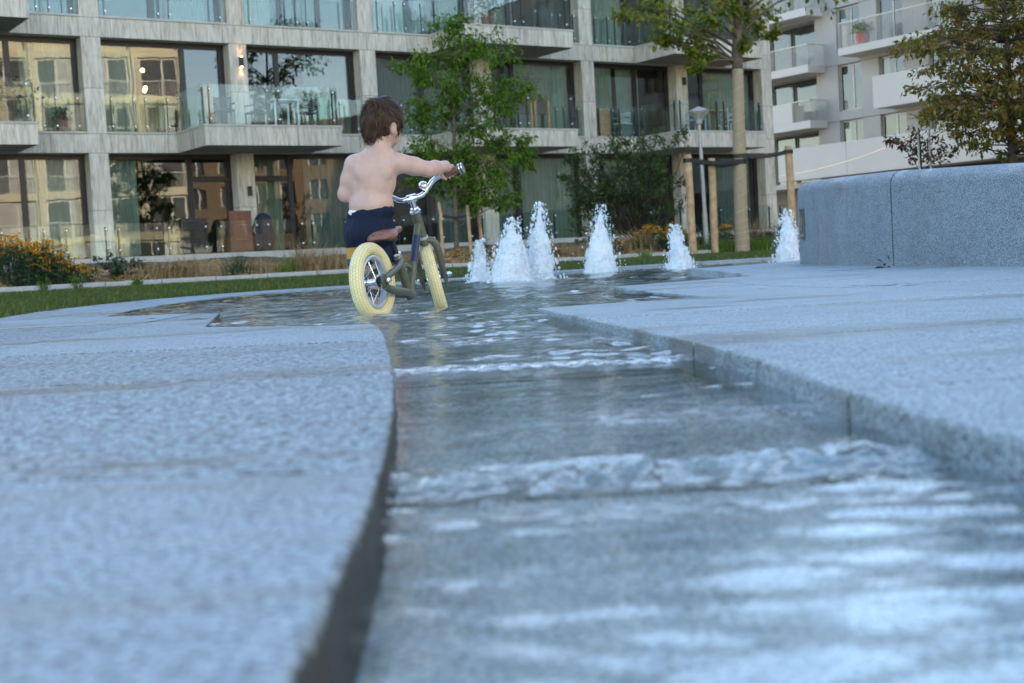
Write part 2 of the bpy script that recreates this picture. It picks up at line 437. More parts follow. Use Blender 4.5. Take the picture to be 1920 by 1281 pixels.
LEFT_EDGE = [(-.09, .18), (-.09, .51), (-.09, .69), (-.09, .84), (-.11, 1.11), (-.12, 1.34), (-.13, 1.55), (-.16, 1.85), (-.18, 2.04), (-.23, 2.59), (-.28, 3.1), (-.34, 3.56), (-.385, 3.95), (-.43, 4.08)]
BASIN_L = [(-.6, 4.2), (-1.06, 4.69), (-1.44, 6.71), (-1.97, 7.02), (-2.16, 7.17), (-2.43, 8.63), (-2.62, 10.6), (-2.6, 12.2), (-2.3, 13.4), (-1.5, 14.4), (-.4, 15.6), (1.2, 17.8), (2.8, 19.3), (4.5, 20.3), (7, 21), (12, 21.3)]
OUTER = [(12, 22.1), (7, 21.8), (4.4, 21.1), (2.6, 20.1), (.9, 18.5), (-.8, 16.4), (-1.9, 15.2), (-2.8, 14.3), (-3.4, 13), (-3.6, 11.5), (-3.5, 10), (-3.15, 8.3), (-3.3, 6.8), (-3.7, 4), (-3.7, .18)]
RIGHT_EDGE = [(.42, .18), (.39, .99), (.365, 1.17), (.355, 1.4), (.352, 1.7), (.35, 1.99), (.32, 2.42), (.25, 3.14), (.195, 3.62), (.09, 4.67)]
SAW = [(.73, 4.89), (.53, 6.9), (1.32, 7.25), (1.35, 10.2), (2.3, 11.4), (2.9, 13.0), (6, 15.5), (12, 14), (12, .18)]
HOLE = OUTER[::-1] + [(12, .18)]

def zr(x, y): return .05 * sst((np.asarray(y, float) - 5.4) / 4.0)     # right-hand granite climbs gently to the planter
mg = MB(); mg.add([(-900, -900, -.35), (900, -900, -.35), (900, 900, -.35), (-900, 900, -.35)], [(0, 1, 2, 3)])
tag(mg.build('ground', MAT['ground']), kind='structure')

_le = np.array(LEFT_EDGE[:-1]); _pf = np.polyfit(_le[:, 1], _le[:, 0], 4)
LEFT_EDGE = [(float(np.polyval(_pf, y_)), float(y_)) for y_ in np.linspace(.18, 3.93, 44)] + [(-.40, 4.02), (-.43, 4.10)]
def slabs(poly, cuts, zf, base, prefix, par, thick=.13, gap=.006):
    bm = bmesh.new(); vs = [bm.verts.new((x, y, 0)) for x, y in poly]; bm.faces.new(vs)
    for (co, no) in cuts:
        bmesh.ops.bisect_plane(bm, geom=bm.verts[:] + bm.edges[:] + bm.faces[:], plane_co=(*co, 0), plane_no=(*no, 0), dist=1e-5)
    for f in list(bm.faces):
        if f.calc_area() < .02: continue
        pts = [np.array((v.co.x, v.co.y)) for v in f.verts]
        if f.normal.z < 0: pts = pts[::-1]
        cl_ = []
        for p in pts:
            if not cl_ or np.linalg.norm(p - cl_[-1]) > .02: cl_.append(p)
        if np.linalg.norm(cl_[0] - cl_[-1]) < .02: cl_.pop()
        def offs(P, d):
            out = []; k = len(P)
            for i in range(k):
                e1 = nrm(P[i] - P[i - 1]); e2 = nrm(P[(i + 1) % k] - P[i]); n1 = np.array([-e1[1], e1[0]]); n2 = np.array([-e2[1], e2[0]])
                out.append(P[i] + (n1 + n2) / max(.5, 1 + n1 @ n2) * d)
            return out
        dz = random.uniform(-.0022, .0010); A = offs(cl_, gap); A2 = offs(cl_, gap + .0015); C2 = offs(cl_, gap + .006); k = len(A)
        b2 = bmesh.new()
        ring = lambda P, h_: [b2.verts.new((p[0], p[1], float(zf(p[0], p[1])) + h_)) for p in P]
        rs = [ring(A, -thick), ring(A, dz - .006), ring(A2, dz - .0017), ring(C2, dz)]
        for ra_, rb_ in zip(rs[:-1], rs[1:]):
            for i in range(k): b2.faces.new((ra_[i], ra_[(i + 1) % k], rb_[(i + 1) % k], rb_[i]))
        b2.faces.new(rs[-1]); b2.faces.new(rs[0][::-1]); b2.normal_update()
        me = bpy.data.meshes.new('granite_slab'); b2.to_mesh(me); b2.free()
        link('granite_slab', me, base, par)
    bm.free()

pav = thing('paving', None, None, (0, 0, 0)); tag(pav, 'pale granite paving slabs around the water basin', None, None, 'structure')
# left bank: joints run across the bank
cl = [((-.1, 2.05), (.24, .97)), ((-.1, 1.05), (.18, .98)), ((-.1, 3.05), (.22, .975)), ((-.3, 4.09), (.15, .99)), ((-1.0, 5.5), (.3, .95)), ((-1.7, 7.05), (.35, .94)), ((-.09, .45), (.1, .99))]
slabs(LEFT_EDGE + BASIN_L[:6] + [(-3.15, 8.3), (-3.3, 6.8), (-3.7, 4), (-3.7, .18)], cl + [((-1.35, 2), (1, .05)), ((-2.5, 2), (1, .04))], lambda x, y: 0.0, MAT['granite'], 'l', pav)
rim_in = BASIN_L[5:]; rim_out = OUTER[:12][::-1]
rim_poly = rim_in + OUTER[:12]
cr = []
for i in range(1, 14):
    k = i / 14 * (len(rim_in) - 1); a = int(k); fr = k - a
    p = np.array(rim_in[a]) * (1 - fr) + np.array(rim_in[min(a + 1, len(rim_in) - 1)]) * fr
ri = catmull([np.array((*p, 0)) for p in rim_in], 4); ro = catmull([np.array((*p, 0)) for p in rim_out], 4)
N = 22
def resample(P, n):
    P = np.array(P); d = np.r_[0, np.cumsum(np.linalg.norm(np.diff(P, axis=0), axis=1))]; q = np.linspace(0, d[-1], n)
    return np.stack([np.interp(q, d, P[:, k]) for k in range(P.shape[1])], 1)
ra = resample(ri, N * 4 + 1); rb = resample(ro, N * 4 + 1)
for i in range(N):                     # rim stones, one by one
    b = MB(); A = ra[i * 4:i * 4 + 5]; B = rb[i * 4:i * 4 + 5]
    e = .004
    A = A.copy(); B = B.copy(); A[0] += e * nrm(A[1] - A[0]); B[0] += e * nrm(B[1] - B[0]); A[-1] -= e * nrm(A[-1] - A[-2]); B[-1] -= e * nrm(B[-1] - B[-2])
    for j in range(4):
        q = [A[j], A[j + 1], B[j + 1], B[j]]
        b.hexa([(p[0], p[1], -.16) for p in q] + [(p[0], p[1], float(gz(p[0], p[1])) + .002) for p in q])
    o = b.build('rim_stone', MAT['granite'], pav)
crr = [((.32, 2.42), (-.12, .99)), ((.35, 1.45), (-.12, .99)), ((.3, 3.6), (-.14, .99)), ((.2, 4.9), (-.16, .987)), ((.5, 6.0), (-.14, .99)), ((.5, 7.1), (-.2, .98)), ((.5, 8.4), (-.2, .98)), ((1.5, 10), (-.2, .98)), ((1.6, 2), (1, .12)), ((3.2, 2), (1, .1)), ((.4, .6), (-.1, .99)), ((5.5, 2), (1, .1)), ((1, 11.5), (-.2, .98))]
slabs(RIGHT_EDGE + SAW, crr, zr, MAT['granite'], 'r', pav)
# floor of basin and channel
def wlev(x, y):
    y = np.asarray(y, float)
    lev = -.010 - .018 * sst((4.9 - y) / 2.2)
    lev = lev - .005 * sst((2.50 + .02 * np.sin(x * 9) - y) / .05) - .004 * sst((1.30 + .04 * x - y) / .18)
    return lev
def wdepth(y): return .033
tag(link('basin_floor', grid_mesh('basin_floor', -4, 12.4, .1, 22, .25, lambda X, Y: wlev(X, Y) - .034), MAT['granite_floor']), kind='structure')
# weir sills, wet granite bars across the channel bed
for (yy, xa, xb, zz) in ((2.50, -.24, .33, -.033), (1.26, -.13, .38, -.037)):
    b = MB(); b.box(lambda a, t, z: np.array([a, t, z]), xa, xb, yy, yy + .10, zz - .06, zz - .026); o = bevel(b.build('weir_sill', MAT['granite_wet']), .006)
    tag(o, 'wet granite sill crossing the channel ' + ('under the thin white line of foam' if yy > 2 else 'under the dark choppy water in the foreground'), 'sill')

# water: one sheet, modelled waves
WV = []
for i in range(46):
    lam = .05 * (14 ** RNG.random()); an = RNG.uniform(0, 2 * math.pi); WV.append((2 * math.pi / lam * math.cos(an), 2 * math.pi / lam * math.sin(an), RNG.uniform(0, 6.28), lam))
JETS = [(-.29, 13.7, .41, .10), (.02, 12.3, .56, .185), (.29, 12.5, .68, .15), (1.15, 16.57, .80, .19), (2.01, 15.8, .50, .14), (3.46, 16.6, .62, .17)]
def wz(X, Y):
    Z = np.zeros_like(X)
    for kx, ky, ph, lam in WV:
        far = np.clip((Y - 2) / 8, .0, 1)
        amp = lam * .0062 * (.24 + .96 * far) * (np.where(lam < .12, 1.7, 1.0) * (1 + .9 * np.clip(np.sin(X * 3.1 + 1.3 * Y) * np.sin(Y * 2.3 - X) , 0, 1)))
        Z += amp * np.sin(kx * X + ky * Y * (1.0) + ph) / 2.2
    for jx, jy, jh, jr in JETS:
        r = np.hypot(X - jx, Y - jy); Z += .010 * np.exp(-r / .9) * np.sin(r * 38 + jx * 9) + .018 * np.exp(-(r / (jr * 1.2)) ** 2)
    Z += .0016 * np.clip(vnoise(X * .45, Y * 1.7, X * 0, 17) - .12, 0, 1) * np.clip(1.6 - Y * .35, .35, 1)
    pm = np.clip(vnoise(X, Y * .8, X * .7, 5.2) * 2.2 - .16, 0, .62) * np.clip((Y - .2) * .42, .2, 1) * np.clip((7 - Y) * .5, 0, 1)
    Z += pm * (.0078 * vnoise(X, Y * 1.4, X * 0 + 7, 21) + .0026 * vnoise(X, Y * 1.5, X * 0 + 5, 40))
    # chop below the sills
    c1 = np.exp(-((Y - 1.19) / .06) ** 2); c2 = np.exp(-((Y - 2.46) / .035) ** 2)
    ch = np.sin(X * 61 + 9 * np.sin(Y * 23)) * np.sin(Y * 77 + 6 * np.sin(X * 19)) + .6 * np.sin(X * 113 + Y * 41)
    Z += c1 * (.008 * vnoise(X, Y * 1.1, X * 0 + 11, 30) + .007 * vnoise(X, Y, X * 0 + 2, 62)) + .003 * c2 * ch
    rp = np.exp(-((Y - .8) / .45) ** 2) * .0007
    Z += rp * np.sin(Y * 70 + 4 * np.sin(X * 17 + Y * 9) + X * 14) * (.5 + .5 * np.sin(X * 21 + Y * 13))
    # ripples round the wheels and the child's legs
    for qx, qy in ((-.54, 5.25), (-.31, 5.78), (-.6, 5.55)):
        r = np.hypot(X - qx, Y - qy); Z += .004 * np.exp(-r / .25) * np.sin(r * 70)
    return Z + wlev(X, Y)
def foam(X, Y):
    f = .62 * np.exp(-((Y - 2.47 - .012 * np.sin(X * 14)) / .024) ** 2) * (X < .36)
    f = f + .35 * np.exp(-((Y - 1.5 - .1 * np.sin(X * 7)) / .10) ** 2) * (.3 + .7 * (X > .1))
    f = f + .20 * np.exp(-((Y - .72 - .06 * np.sin(X * 5)) / .16) ** 2) * (.4 + .6 * (X > .12)) + .4 * np.exp(-((Y - 1.02) / .03) ** 2)
    for jx, jy, jh, jr in JETS: f = f + 1.0 * np.exp(-(np.hypot(X - jx, Y - jy) / (jr * 2.0)) ** 2)
    for qx, qy in ((-.62, 5.2), (-.45, 5.1), (.05, 4.4), (-.15, 4.0), (-.1, 4.9), (.12, 3.3), (.22, 3.05), (-.1, 3.2), (-.3, 4.7), (.1, 5.5)):  # white specular flecks of the open water, painted in through the foam mask
        f = f + .55 * np.exp(-(((X - qx) / .10) ** 2 + ((Y - qy) / .10) ** 2))
    return np.clip(f, 0, 1)
parts = []
for (x0, x1, y0, y1, st) in ((-.30, .54, .12, 2.64, .006), (-2.4, 1.5, 2.64, 5.6, .011), (-2.4, 1.5, 5.6, 9.0, .022), (-4.2, 12.2, 9.0, 22, .06)):
    nx = int(round((x1 - x0) / st)); ny = int(round((y1 - y0) / st))
    X, Y = np.meshgrid(np.linspace(x0, x1, nx + 1), np.linspace(y0, y1, ny + 1), indexing='ij')
    V = np.stack([X, Y, wz(X, Y)], -1).reshape(-1, 3); i = (np.arange(nx)[:, None] * (ny + 1) + np.arange(ny)[None]).ravel()
    parts.append((V, np.stack([i, i + ny + 1, i + ny + 2, i + 1], 1)))
off = 0; VV = []; FF = []
for V, Fq in parts: VV.append(V); FF.append(Fq + off); off += len(V)
VV = np.concatenate(VV); FF = np.concatenate(FF)
c = VV[FF].mean(1); FF = FF[in_poly(c[:, 0], c[:, 1], HOLE)]
wme = mesh_np('water', VV, FF)
at = wme.attributes.new('foam', 'FLOAT', 'POINT'); at.data.foreach_set('value', foam(VV[:, 0], VV[:, 1]).astype(np.float32))
tag(link('water', wme, MAT['water'], None, True), kind='structure')

# lawn, planting bed, kerb
def lawn_keep(x, y):
    s, t = to_fac(x, y); return (~in_poly(x, y, HOLE)) & (t > KT - .2)
tag(link('lawn', grid_mesh('lawn', -24, 30, 3, 40, .3, lambda X, Y: gz(X, Y) - .006, lawn_keep), MAT['lawn']), kind='structure')
b = MB(); ns = 90; ntt = 24
vs = []
for i in range(ns + 1):
    s = -16 + 48 * i / ns
    for j in range(ntt + 1):
        t = KT - 10.2 * j / ntt; p = FL(s, t, 0); vs.append((p[0], p[1], float(bedz(s, t)) + .02 * math.sin(i * 2.3 + j * 1.9)))
b.add(vs, [(i * (ntt + 1) + j, (i + 1) * (ntt + 1) + j, (i + 1) * (ntt + 1) + j + 1, i * (ntt + 1) + j + 1) for i in range(ns) for j in range(ntt)])
tag(b.build('planting_bed', MAT['soil'], None, True), kind='structure')
ke = thing('kerb', None, None, FL(0, KT, 0)); tag(ke, 'pale stone kerb between the lawn and the planting bed', None, None, 'structure')
for i in range(-13, 26):
    b = MB(); b.box(FL, i + .006, i + .994, KT - .08, KT + .06, -.05, .245 + random.uniform(-.006, .006)); bevel(b.build('kerb_stone', MAT['kerb'], ke), .012)

# grass blades on the lawn
def blades(name, pts, h, wdt, mat, lean=.35, kind='stuff', parent=None):
    n = len(pts); an = RNG.uniform(0, 6.28, n); ln = RNG.normal(0, lean, (n, 2)); hh = h * RNG.uniform(.55, 1.3, n)
    dx = np.stack([np.cos(an), np.sin(an), np.zeros(n)], 1) * (wdt / 2)
    mid = pts + np.stack([ln[:, 0] * hh * .35, ln[:, 1] * hh * .35, hh * .6], 1)
    tip = pts + np.stack([ln[:, 0] * hh, ln[:, 1] * hh, hh], 1)
    V = np.stack([pts - dx, pts + dx, mid + dx * .7, mid - dx * .7, tip], 1).reshape(-1, 3); i = np.arange(n)[:, None] * 5
    Fq = np.concatenate([np.concatenate([i, i + 1, i + 2], 1), np.concatenate([i, i + 2, i + 3], 1), np.concatenate([i + 3, i + 2, i + 4], 1)])
    o = link(name, mesh_np(name, V, Fq), mat, parent)
    if kind: o['kind'] = kind
    return o
MAT['grass'] = leafmat('grass_blades', (.035, .066, .012), (.105, .14, .036), .3, (.24, .20, .08), .93)
n = 210000
Yv = 5.0 + 27.5 * RNG.random(n) ** .8; Xv = np.where(RNG.random(n) < .68, RNG.uniform(-.43, .28, n), RNG.uniform(-.95, .5, n)) * Yv
kp = lawn_keep(Xv, Yv) & (to_fac(Xv, Yv)[1] > KT + .08); Xv = Xv[kp]; Yv = Yv[kp]
blades('grass', np.stack([Xv, Yv, gz(Xv, Yv) - .008], 1), .055, .011, MAT['grass'])

# ================================================================== FRONT BUILDING (travertine grid)
FB = thing('apartment_building', 'long travertine clad apartment block with dark framed windows and glass balconies', 'building', FL(8, -3, .7))
CS = [-3.40 + 4.05 * k for k in range(-2, 7)]       # left edges of the columns' front faces
CW = .52
BANDS = [3.65, 6.65, 9.65, 12.65]                   # undersides of the stone bands
BH = .50; BASE = .84; ROOF = 15.9
GD = .42                                            # glass set back from the column face
def panel(s0, s1, t0, t1, z0, z1, mat=None, par=None, name='stone_panel', g=.005):
    b = MB(); b.box(FL, s0 + g, s1 - g, t0, t1, z0 + g, z1 - g); return b.build(name, mat or MAT['trav'], par or FB)
S_L, S_R = CS[0], CS[-1] + CW
b = MB()
for z in BANDS + [ROOF - .5]: b.box(FL, S_L - .0, S_R - .012, -.40, -.012, z + .012, z + BH - .012)
for s in CS: b.box(FL, s + .012, s + CW - .012, -GD - .1, -.012, BASE, ROOF - .02)
b.build('core', MAT['joint'], FB)
levels = [BASE] + BANDS
for fi in range(5):                                 # column panels
    z0 = BASE if fi == 0 else BANDS[fi - 1] + BH; z1 = BANDS[fi] if fi < 4 else ROOF - .5
    for s in CS:
        if fi < 3:
            zm = z0 + (z1 - z0) * .47
            panel(s, s + CW, -GD, .0, z0, zm); panel(s, s + CW, -GD, .0, zm, z1)
        else: panel(s, s + CW, -GD, .0, z0, z1)
BALC = {1: (-9.12, -1.0, 7.08, 15.08), 2: (-9.12, 7.08, 15.08), 3: (-1.0, 15.08), 4: (-1.0, 7.08)}
BL = 3.93; BD = 2.0
for bi, z in enumerate(BANDS + [ROOF - .5]):
    cuts = [S_L]
    while cuts[-1] < S_R - .9: cuts.append(cuts[-1] + (1.35 if (len(cuts) + bi) % 3 else 1.75))
    cuts[-1] = S_R
    for a, c in zip(cuts[:-1], cuts[1:]): panel(a, c, -.40, .0035, z, z + BH)
    # stone sill capping each bay
    if bi < 4:
        for s0, s1 in zip(CS[:-1], CS[1:]):
            b = MB(); b.box(FL, s0 + CW + .004, s1 - .004, -GD - .05, .035, z + BH + .002, z + BH + .05); b.build('sill', MAT['concrete'], FB)
# balconies
def knob(mb, p): mb.lathe(p, FN, [(-.0, .002), (.0, .028), (.03, .028), (.042, .018), (.045, .002)], 8, 0)
def balustrade(par, pts, z0, z1, npan):             # pts: two facade coordinate corners (s, t)
    (sa, ta), (sb, tb) = pts; L = math.hypot(sb - sa, tb - ta); e = ((sb - sa) / L, (tb - ta) / L); nn = (-e[1], e[0])
    if nn[1] < 0 or (abs(nn[1]) < 1e-6 and nn[0] > 0): nn = (-nn[0], -nn[1])
    def fn(a, o, z): return FL(sa + e[0] * a + nn[0] * o, ta + e[1] * a + nn[1] * o, z)
    w0 = L / npan
    for i in range(npan):
        b = MB(); b.box(fn, i * w0 + .012, (i + 1) * w0 - .012, 0, .018, z0, z1); pn = b.build('balustrade_pane', MAT['rail_glass'], par)
        for q in (.16, w0 - .16):
            for zz in (z0 + .14, z1 - .14):
                k = MB(); k.lathe(fn(i * w0 + q, .018, zz), fn(0, 1, 0) - fn(0, 0, 0), [(.001, .004), (.001, .03), (.03, .03), (.042, .018), (.044, .002)], 8); k.build('fixing', MAT['chrome'], pn)
            po = MB(); po.box(fn, i * w0 + q - .012, i * w0 + q + .012, -.07, -.012, z0 - .04, z1 - .06); po.build('post', MAT['black'], pn)
for lv, lst in BALC.items():
    z = BANDS[lv - 1]
    for s in lst:
        if s < CS[0] - 1 and lv > 2: continue
        s2 = s + BL
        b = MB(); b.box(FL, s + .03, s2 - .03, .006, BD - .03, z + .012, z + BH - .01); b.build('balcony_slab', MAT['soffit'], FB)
        n = 3; w0 = BL / n
        for i in range(n): panel(s + i * w0, s + (i + 1) * w0, BD - .03, BD, z, z + BH)
        panel(s, s + .03, .006, BD - .03, z, z + BH, g=.0); panel(s2 - .03, s2, .006, BD - .03, z, z + BH, g=.0)
        b = MB(); b.box(FL, s - .02, s2 + .02, .04, BD + .02, z + BH + .001, z + BH + .045); b.build('balcony_coping', MAT['concrete'], FB)
        if lv <= 2:
            balustrade(FB, ((s + .04, BD - .06), (s2 - .04, BD - .06)), z + BH + .05, z + BH + 1.08, 2)
            balustrade(FB, ((s + .05, .06), (s + .05, BD - .1)), z + BH + .05, z + BH + 1.08, 1)
            balustrade(FB, ((s2 - .05, .06), (s2 - .05, BD - .1)), z + BH + .05, z + BH + 1.08, 1)
# balustrades in bays without a balcony
def has_balc(lv, sm):
    return any(s - .1 < sm < s + BL + .1 for s in BALC.get(lv, ()))
for lv in (1, 2):
    z = BANDS[lv - 1]
    for s0, s1 in zip(CS[:-1], CS[1:]):
        a, c = s0 + CW, s1; ends = [a, c]
        for s in BALC[lv]:
            if a < s < c: ends = [a, s]
            if a < s + BL < c: ends = [s + BL, c]
            if s < a and s + BL > c: ends = None
        if ends and ends[1] - ends[0] > .3:
            balustrade(FB, ((ends[0] + .02, -.06), (ends[1] - .02, -.06)), z + BH + .055, z + BH + 1.05, 2 if ends[1] - ends[0] > 1.6 else 1)
# glazing: per bay the share of the width where each mullion stands, and the openable part
GLZ = {}
def window(s0, s1, z0, z1, mull, trans=None, open_leaf=None):
    wd = MB(); tb = -GD; f = .085
    wd.box(FL, s0, s1, tb - .08, tb, z1 - .13, z1); wd.box(FL, s0, s1, tb - .08, tb, z0, z0 + .06)
    wd.box(FL, s0, s0 + f, tb - .08, tb, z0 + .06, z1 - .13); wd.box(FL, s1 - f - .05, s1, tb - .08, tb, z0 + .06, z1 - .13)
    xs = [s0 + f] + [s0 + (s1 - s0) * m for m in mull] + [s1 - f - .05]
    for m in xs[1:-1]: wd.box(FL, m - .07, m + .07, tb - .08, tb + .002, z0 + .06, z1 - .13)
    fr = wd.build('window_frame', MAT['bronze'], FB)
    for i in range(len(xs) - 1):
        a = xs[i] + (.07 if i else 0); c = xs[i + 1] - (.07 if i < len(xs) - 2 else 0)
        if trans is not None and i == trans:
            t2 = MB(); t2.box(FL, a, c, tb - .08, tb - .002, z1 - .75, z1 - .60); t2.build('transom', MAT['bronze'], fr)
            spans = [(z0 + .06, z1 - .75), (z1 - .60, z1 - .13)]
        else: spans = [(z0 + .06, z1 - .13)]
        for za, zb in spans:
            p = MB(); p.add([FL(a, tb - .045, za), FL(c, tb - .045, za), FL(c, tb - .045, zb), FL(a, tb - .045, zb)], [(0, 1, 2, 3)])
            p.build('pane', MAT['pane'], fr)
MUL = {(0, 0): [.3], (0, 1): [.55], (0, 2): [.66], (0, 3): [.36], (0, 4): [.5], (0, 5): [.3], (0, 6): [.5], (0, 7): [.35],
       (1, 0): [.4], (1, 1): [.5], (1, 2): [.66], (1, 3): [.30], (1, 4): [.5], (1, 5): [.30], (1, 6): [.58], (1, 7): [.28],
       (2, 0): [.4], (2, 1): [.5], (2, 2): [.45], (2, 3): [.36, .7], (2, 4): [.4], (2, 5): [.3], (2, 6): [.5], (2, 7): [.4]}
for fi in range(5):
    z0 = BASE + .02 if fi == 0 else BANDS[fi - 1] + BH + .05; z1 = BANDS[fi] if fi < 4 else ROOF - .5
    for bi, (s0, s1) in enumerate(zip(CS[:-1], CS[1:])):
        window(s0 + CW, s1, z0, z1, MUL.get((fi, bi), [.5]), trans={(0, 2): 1, (0, 3): 0}.get((fi, bi)))
# rooms behind the glass
b = MB()
b.box(FL, S_L, S_R, -6.2, -6.0, BASE, ROOF)
for s in CS[::2]: b.box(FL, s + .15, s + .35, -6.0, -GD - .12, BASE, ROOF)
for z in BANDS + [ROOF - .5]: b.box(FL, S_L, S_R, -6.0, -.42, z + .012, z + .3)
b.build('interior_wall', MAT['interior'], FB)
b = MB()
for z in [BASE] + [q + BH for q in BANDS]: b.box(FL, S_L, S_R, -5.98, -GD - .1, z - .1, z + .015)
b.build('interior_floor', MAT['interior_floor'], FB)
b = MB(); b.box(FL, S_L - .05, S_R, -14, -.42, ROOF, ROOF + .35); b.box(FL, S_L, S_R - .06, -13.9, -6.25, BASE - 1, ROOF - .01)
b.box(FL, -46, S_L - .02, -14, .0, -.3, ROOF + .35)
b.build('rear_block', MAT['trav'], FB)
# windows of the wing that runs on to the left, out of the picture
b = MB()
for fi in range(5):
    zz = BASE + .02 if fi == 0 else BANDS[fi - 1] + BH
    for k in range(9): b.box(FL, S_L - 4.05 * (k + 1) + CW, S_L - 4.05 * k - .05, -.05, .02, zz, zz + 2.4)
b.build('left_wing_window', MAT['bronze'], FB)
# curtains
def curtain(s0, s1, z0, z1, t, mat, amp=.045, per=.17):
    n = int((s1 - s0) / .03); vs = []
    for i in range(n + 1):
        s = s0 + (s1 - s0) * i / n; ph = s / per * 6.283
        tt = t + amp * math.sin(ph + .8 * math.sin(s * 2.1)) + .3 * amp * math.sin(ph * 2.3 + 1)
        vs += [FL(s, tt, z0), FL(s + .01 * math.sin(ph), tt, z1)]
    b = MB(); b.add(vs, [(2 * i, 2 * i + 2, 2 * i + 3, 2 * i + 1) for i in range(n)]); b.build('curtain', mat, FB, True)
def bay(bi, f0, f1):
    s0 = CS[bi] + CW; s1 = CS[bi + 1]; return s0 + (s1 - s0) * f0, s0 + (s1 - s0) * f1
for fi, bi, f0, f1, mt in [(1, 4, .02, .95, 'curtain_grey'), (1, 3, .55, .97, 'curtain_grey'), (1, 5, .35, .97, 'curtain'), (1, 6, .02, .33, 'curtain'), (1, 6, .40, .66, 'curtain'),
                           (1, 7, .3, .97, 'curtain'), (1, 2, .05, .3, 'curtain'), (1, 1, .6, .98, 'curtain'), (2, 4, .02, .4, 'curtain'), (2, 4, .5, .97, 'curtain_grey'), (2, 3, .02, .3, 'curtain'),
                           (2, 5, .1, .4, 'curtain'), (2, 6, .05, .5, 'curtain'), (2, 2, .6, .9, 'curtain_grey'), (2, 7, .2, .7, 'curtain_grey'),
                           (0, 3, .04, .30, 'curtain'), (0, 3, .50, .97, 'curtain_grey'), (0, 5, .05, .30, 'curtain'), (0, 5, .38, .99, 'curtain'), (0, 4, .6, .95, 'curtain_grey'), (0, 6, .1, .5, 'curtain'), (0, 7, .45, .95, 'curtain_grey'), (0, 1, .6, .95, 'curtain'), (0, 2, .02, .25, 'curtain')]:
    z0 = BASE + .04 if fi == 0 else BANDS[fi - 1] + BH + .07
    a, c = bay(bi, f0, f1); curtain(a, c, z0, BANDS[fi] - .05, -GD - .22, MAT[mt])
# terrace in front of the ground floor
b = MB(); b.box(FL, S_L, S_R + .4, -.40, 2.2, .2, BASE - .004); b.build('terrace_slab', MAT['concrete'], FB)
b = MB(); b.box(FL, S_L, S_R + .4, 2.205, 2.32, .2, BASE + .03); b.build('terrace_edge', MAT['concrete'], FB)
for k in range(-1, 4):
    s = -1.0 + 8.06 * k - 4.0
    balustrade(FB, ((s + .1, 2.12), (s + 3.95, 2.12)), BASE + .06, BASE + .86, 3); balustrade(FB, ((s + 4.05, 2.12), (s + 7.95, 2.12)), BASE + .06, BASE + .86, 3)
# wall lamps on the columns
gw = NG('warm_lamp'); em = gw.n('Emission'); em.inputs[0].default_value = (1, .62, .25, 1); em.inputs[1].default_value = 6; MAT['glow'] = gw.done(em.outputs[0])
for bi, z, lit in ((3, 6.15, True), (7, 6.1, False), (3, 2.6, False)):
    s = CS[bi] + CW * .62
    b = MB(); b.box(FL, s - .05, s + .05, .004, .10, z - .13, z + .13); la = bevel(b.build('wall_lamp', MAT['black'], FB), .008)
    if lit:
        b = MB(); b.box(FL, s - .03, s + .03, .03, .09, z - .136, z - .131); b.box(FL, s - .03, s + .03, .03, .09, z + .131, z + .136); b.build('lamp_glow', MAT['glow'], la)
        for sg in (-1, 1):
            ld = bpy.data.lights.new('wall_lamp_light', 'SPOT'); ld.energy = 1.6; ld.color = (1, .6, .28); ld.spot_size = math.radians(70); ld.shadow_soft_size = .03
            lo = bpy.data.objects.new('wall_lamp_light', ld); COL.objects.link(lo); lo.location = FL(s, .07, z + sg * .15)
            lo.rotation_euler = (0 if sg < 0 else math.pi, 0, 0); lo.parent = la
# pendant lamps in one room, their bulbs show through the glass
for (sx, zx) in ((-.9, 6.25), (-1.25, 6.3), (-.85, 5.75), (-.88, 5.68)):
    b = MB(); p = FL(sx, -2.6, zx); b.lathe(p, (0, 0, 1), [(-.06, .005), (-.045, .04), (0, .06), (.045, .04), (.06, .006)], 12); b.build('pendant_bulb', MAT['glow'], FB)
    b = MB(); b.tube([p + (0, 0, .06), (p[0], p[1], BANDS[1])], .006, 5); b.build('pendant_cord', MAT['black'], FB)

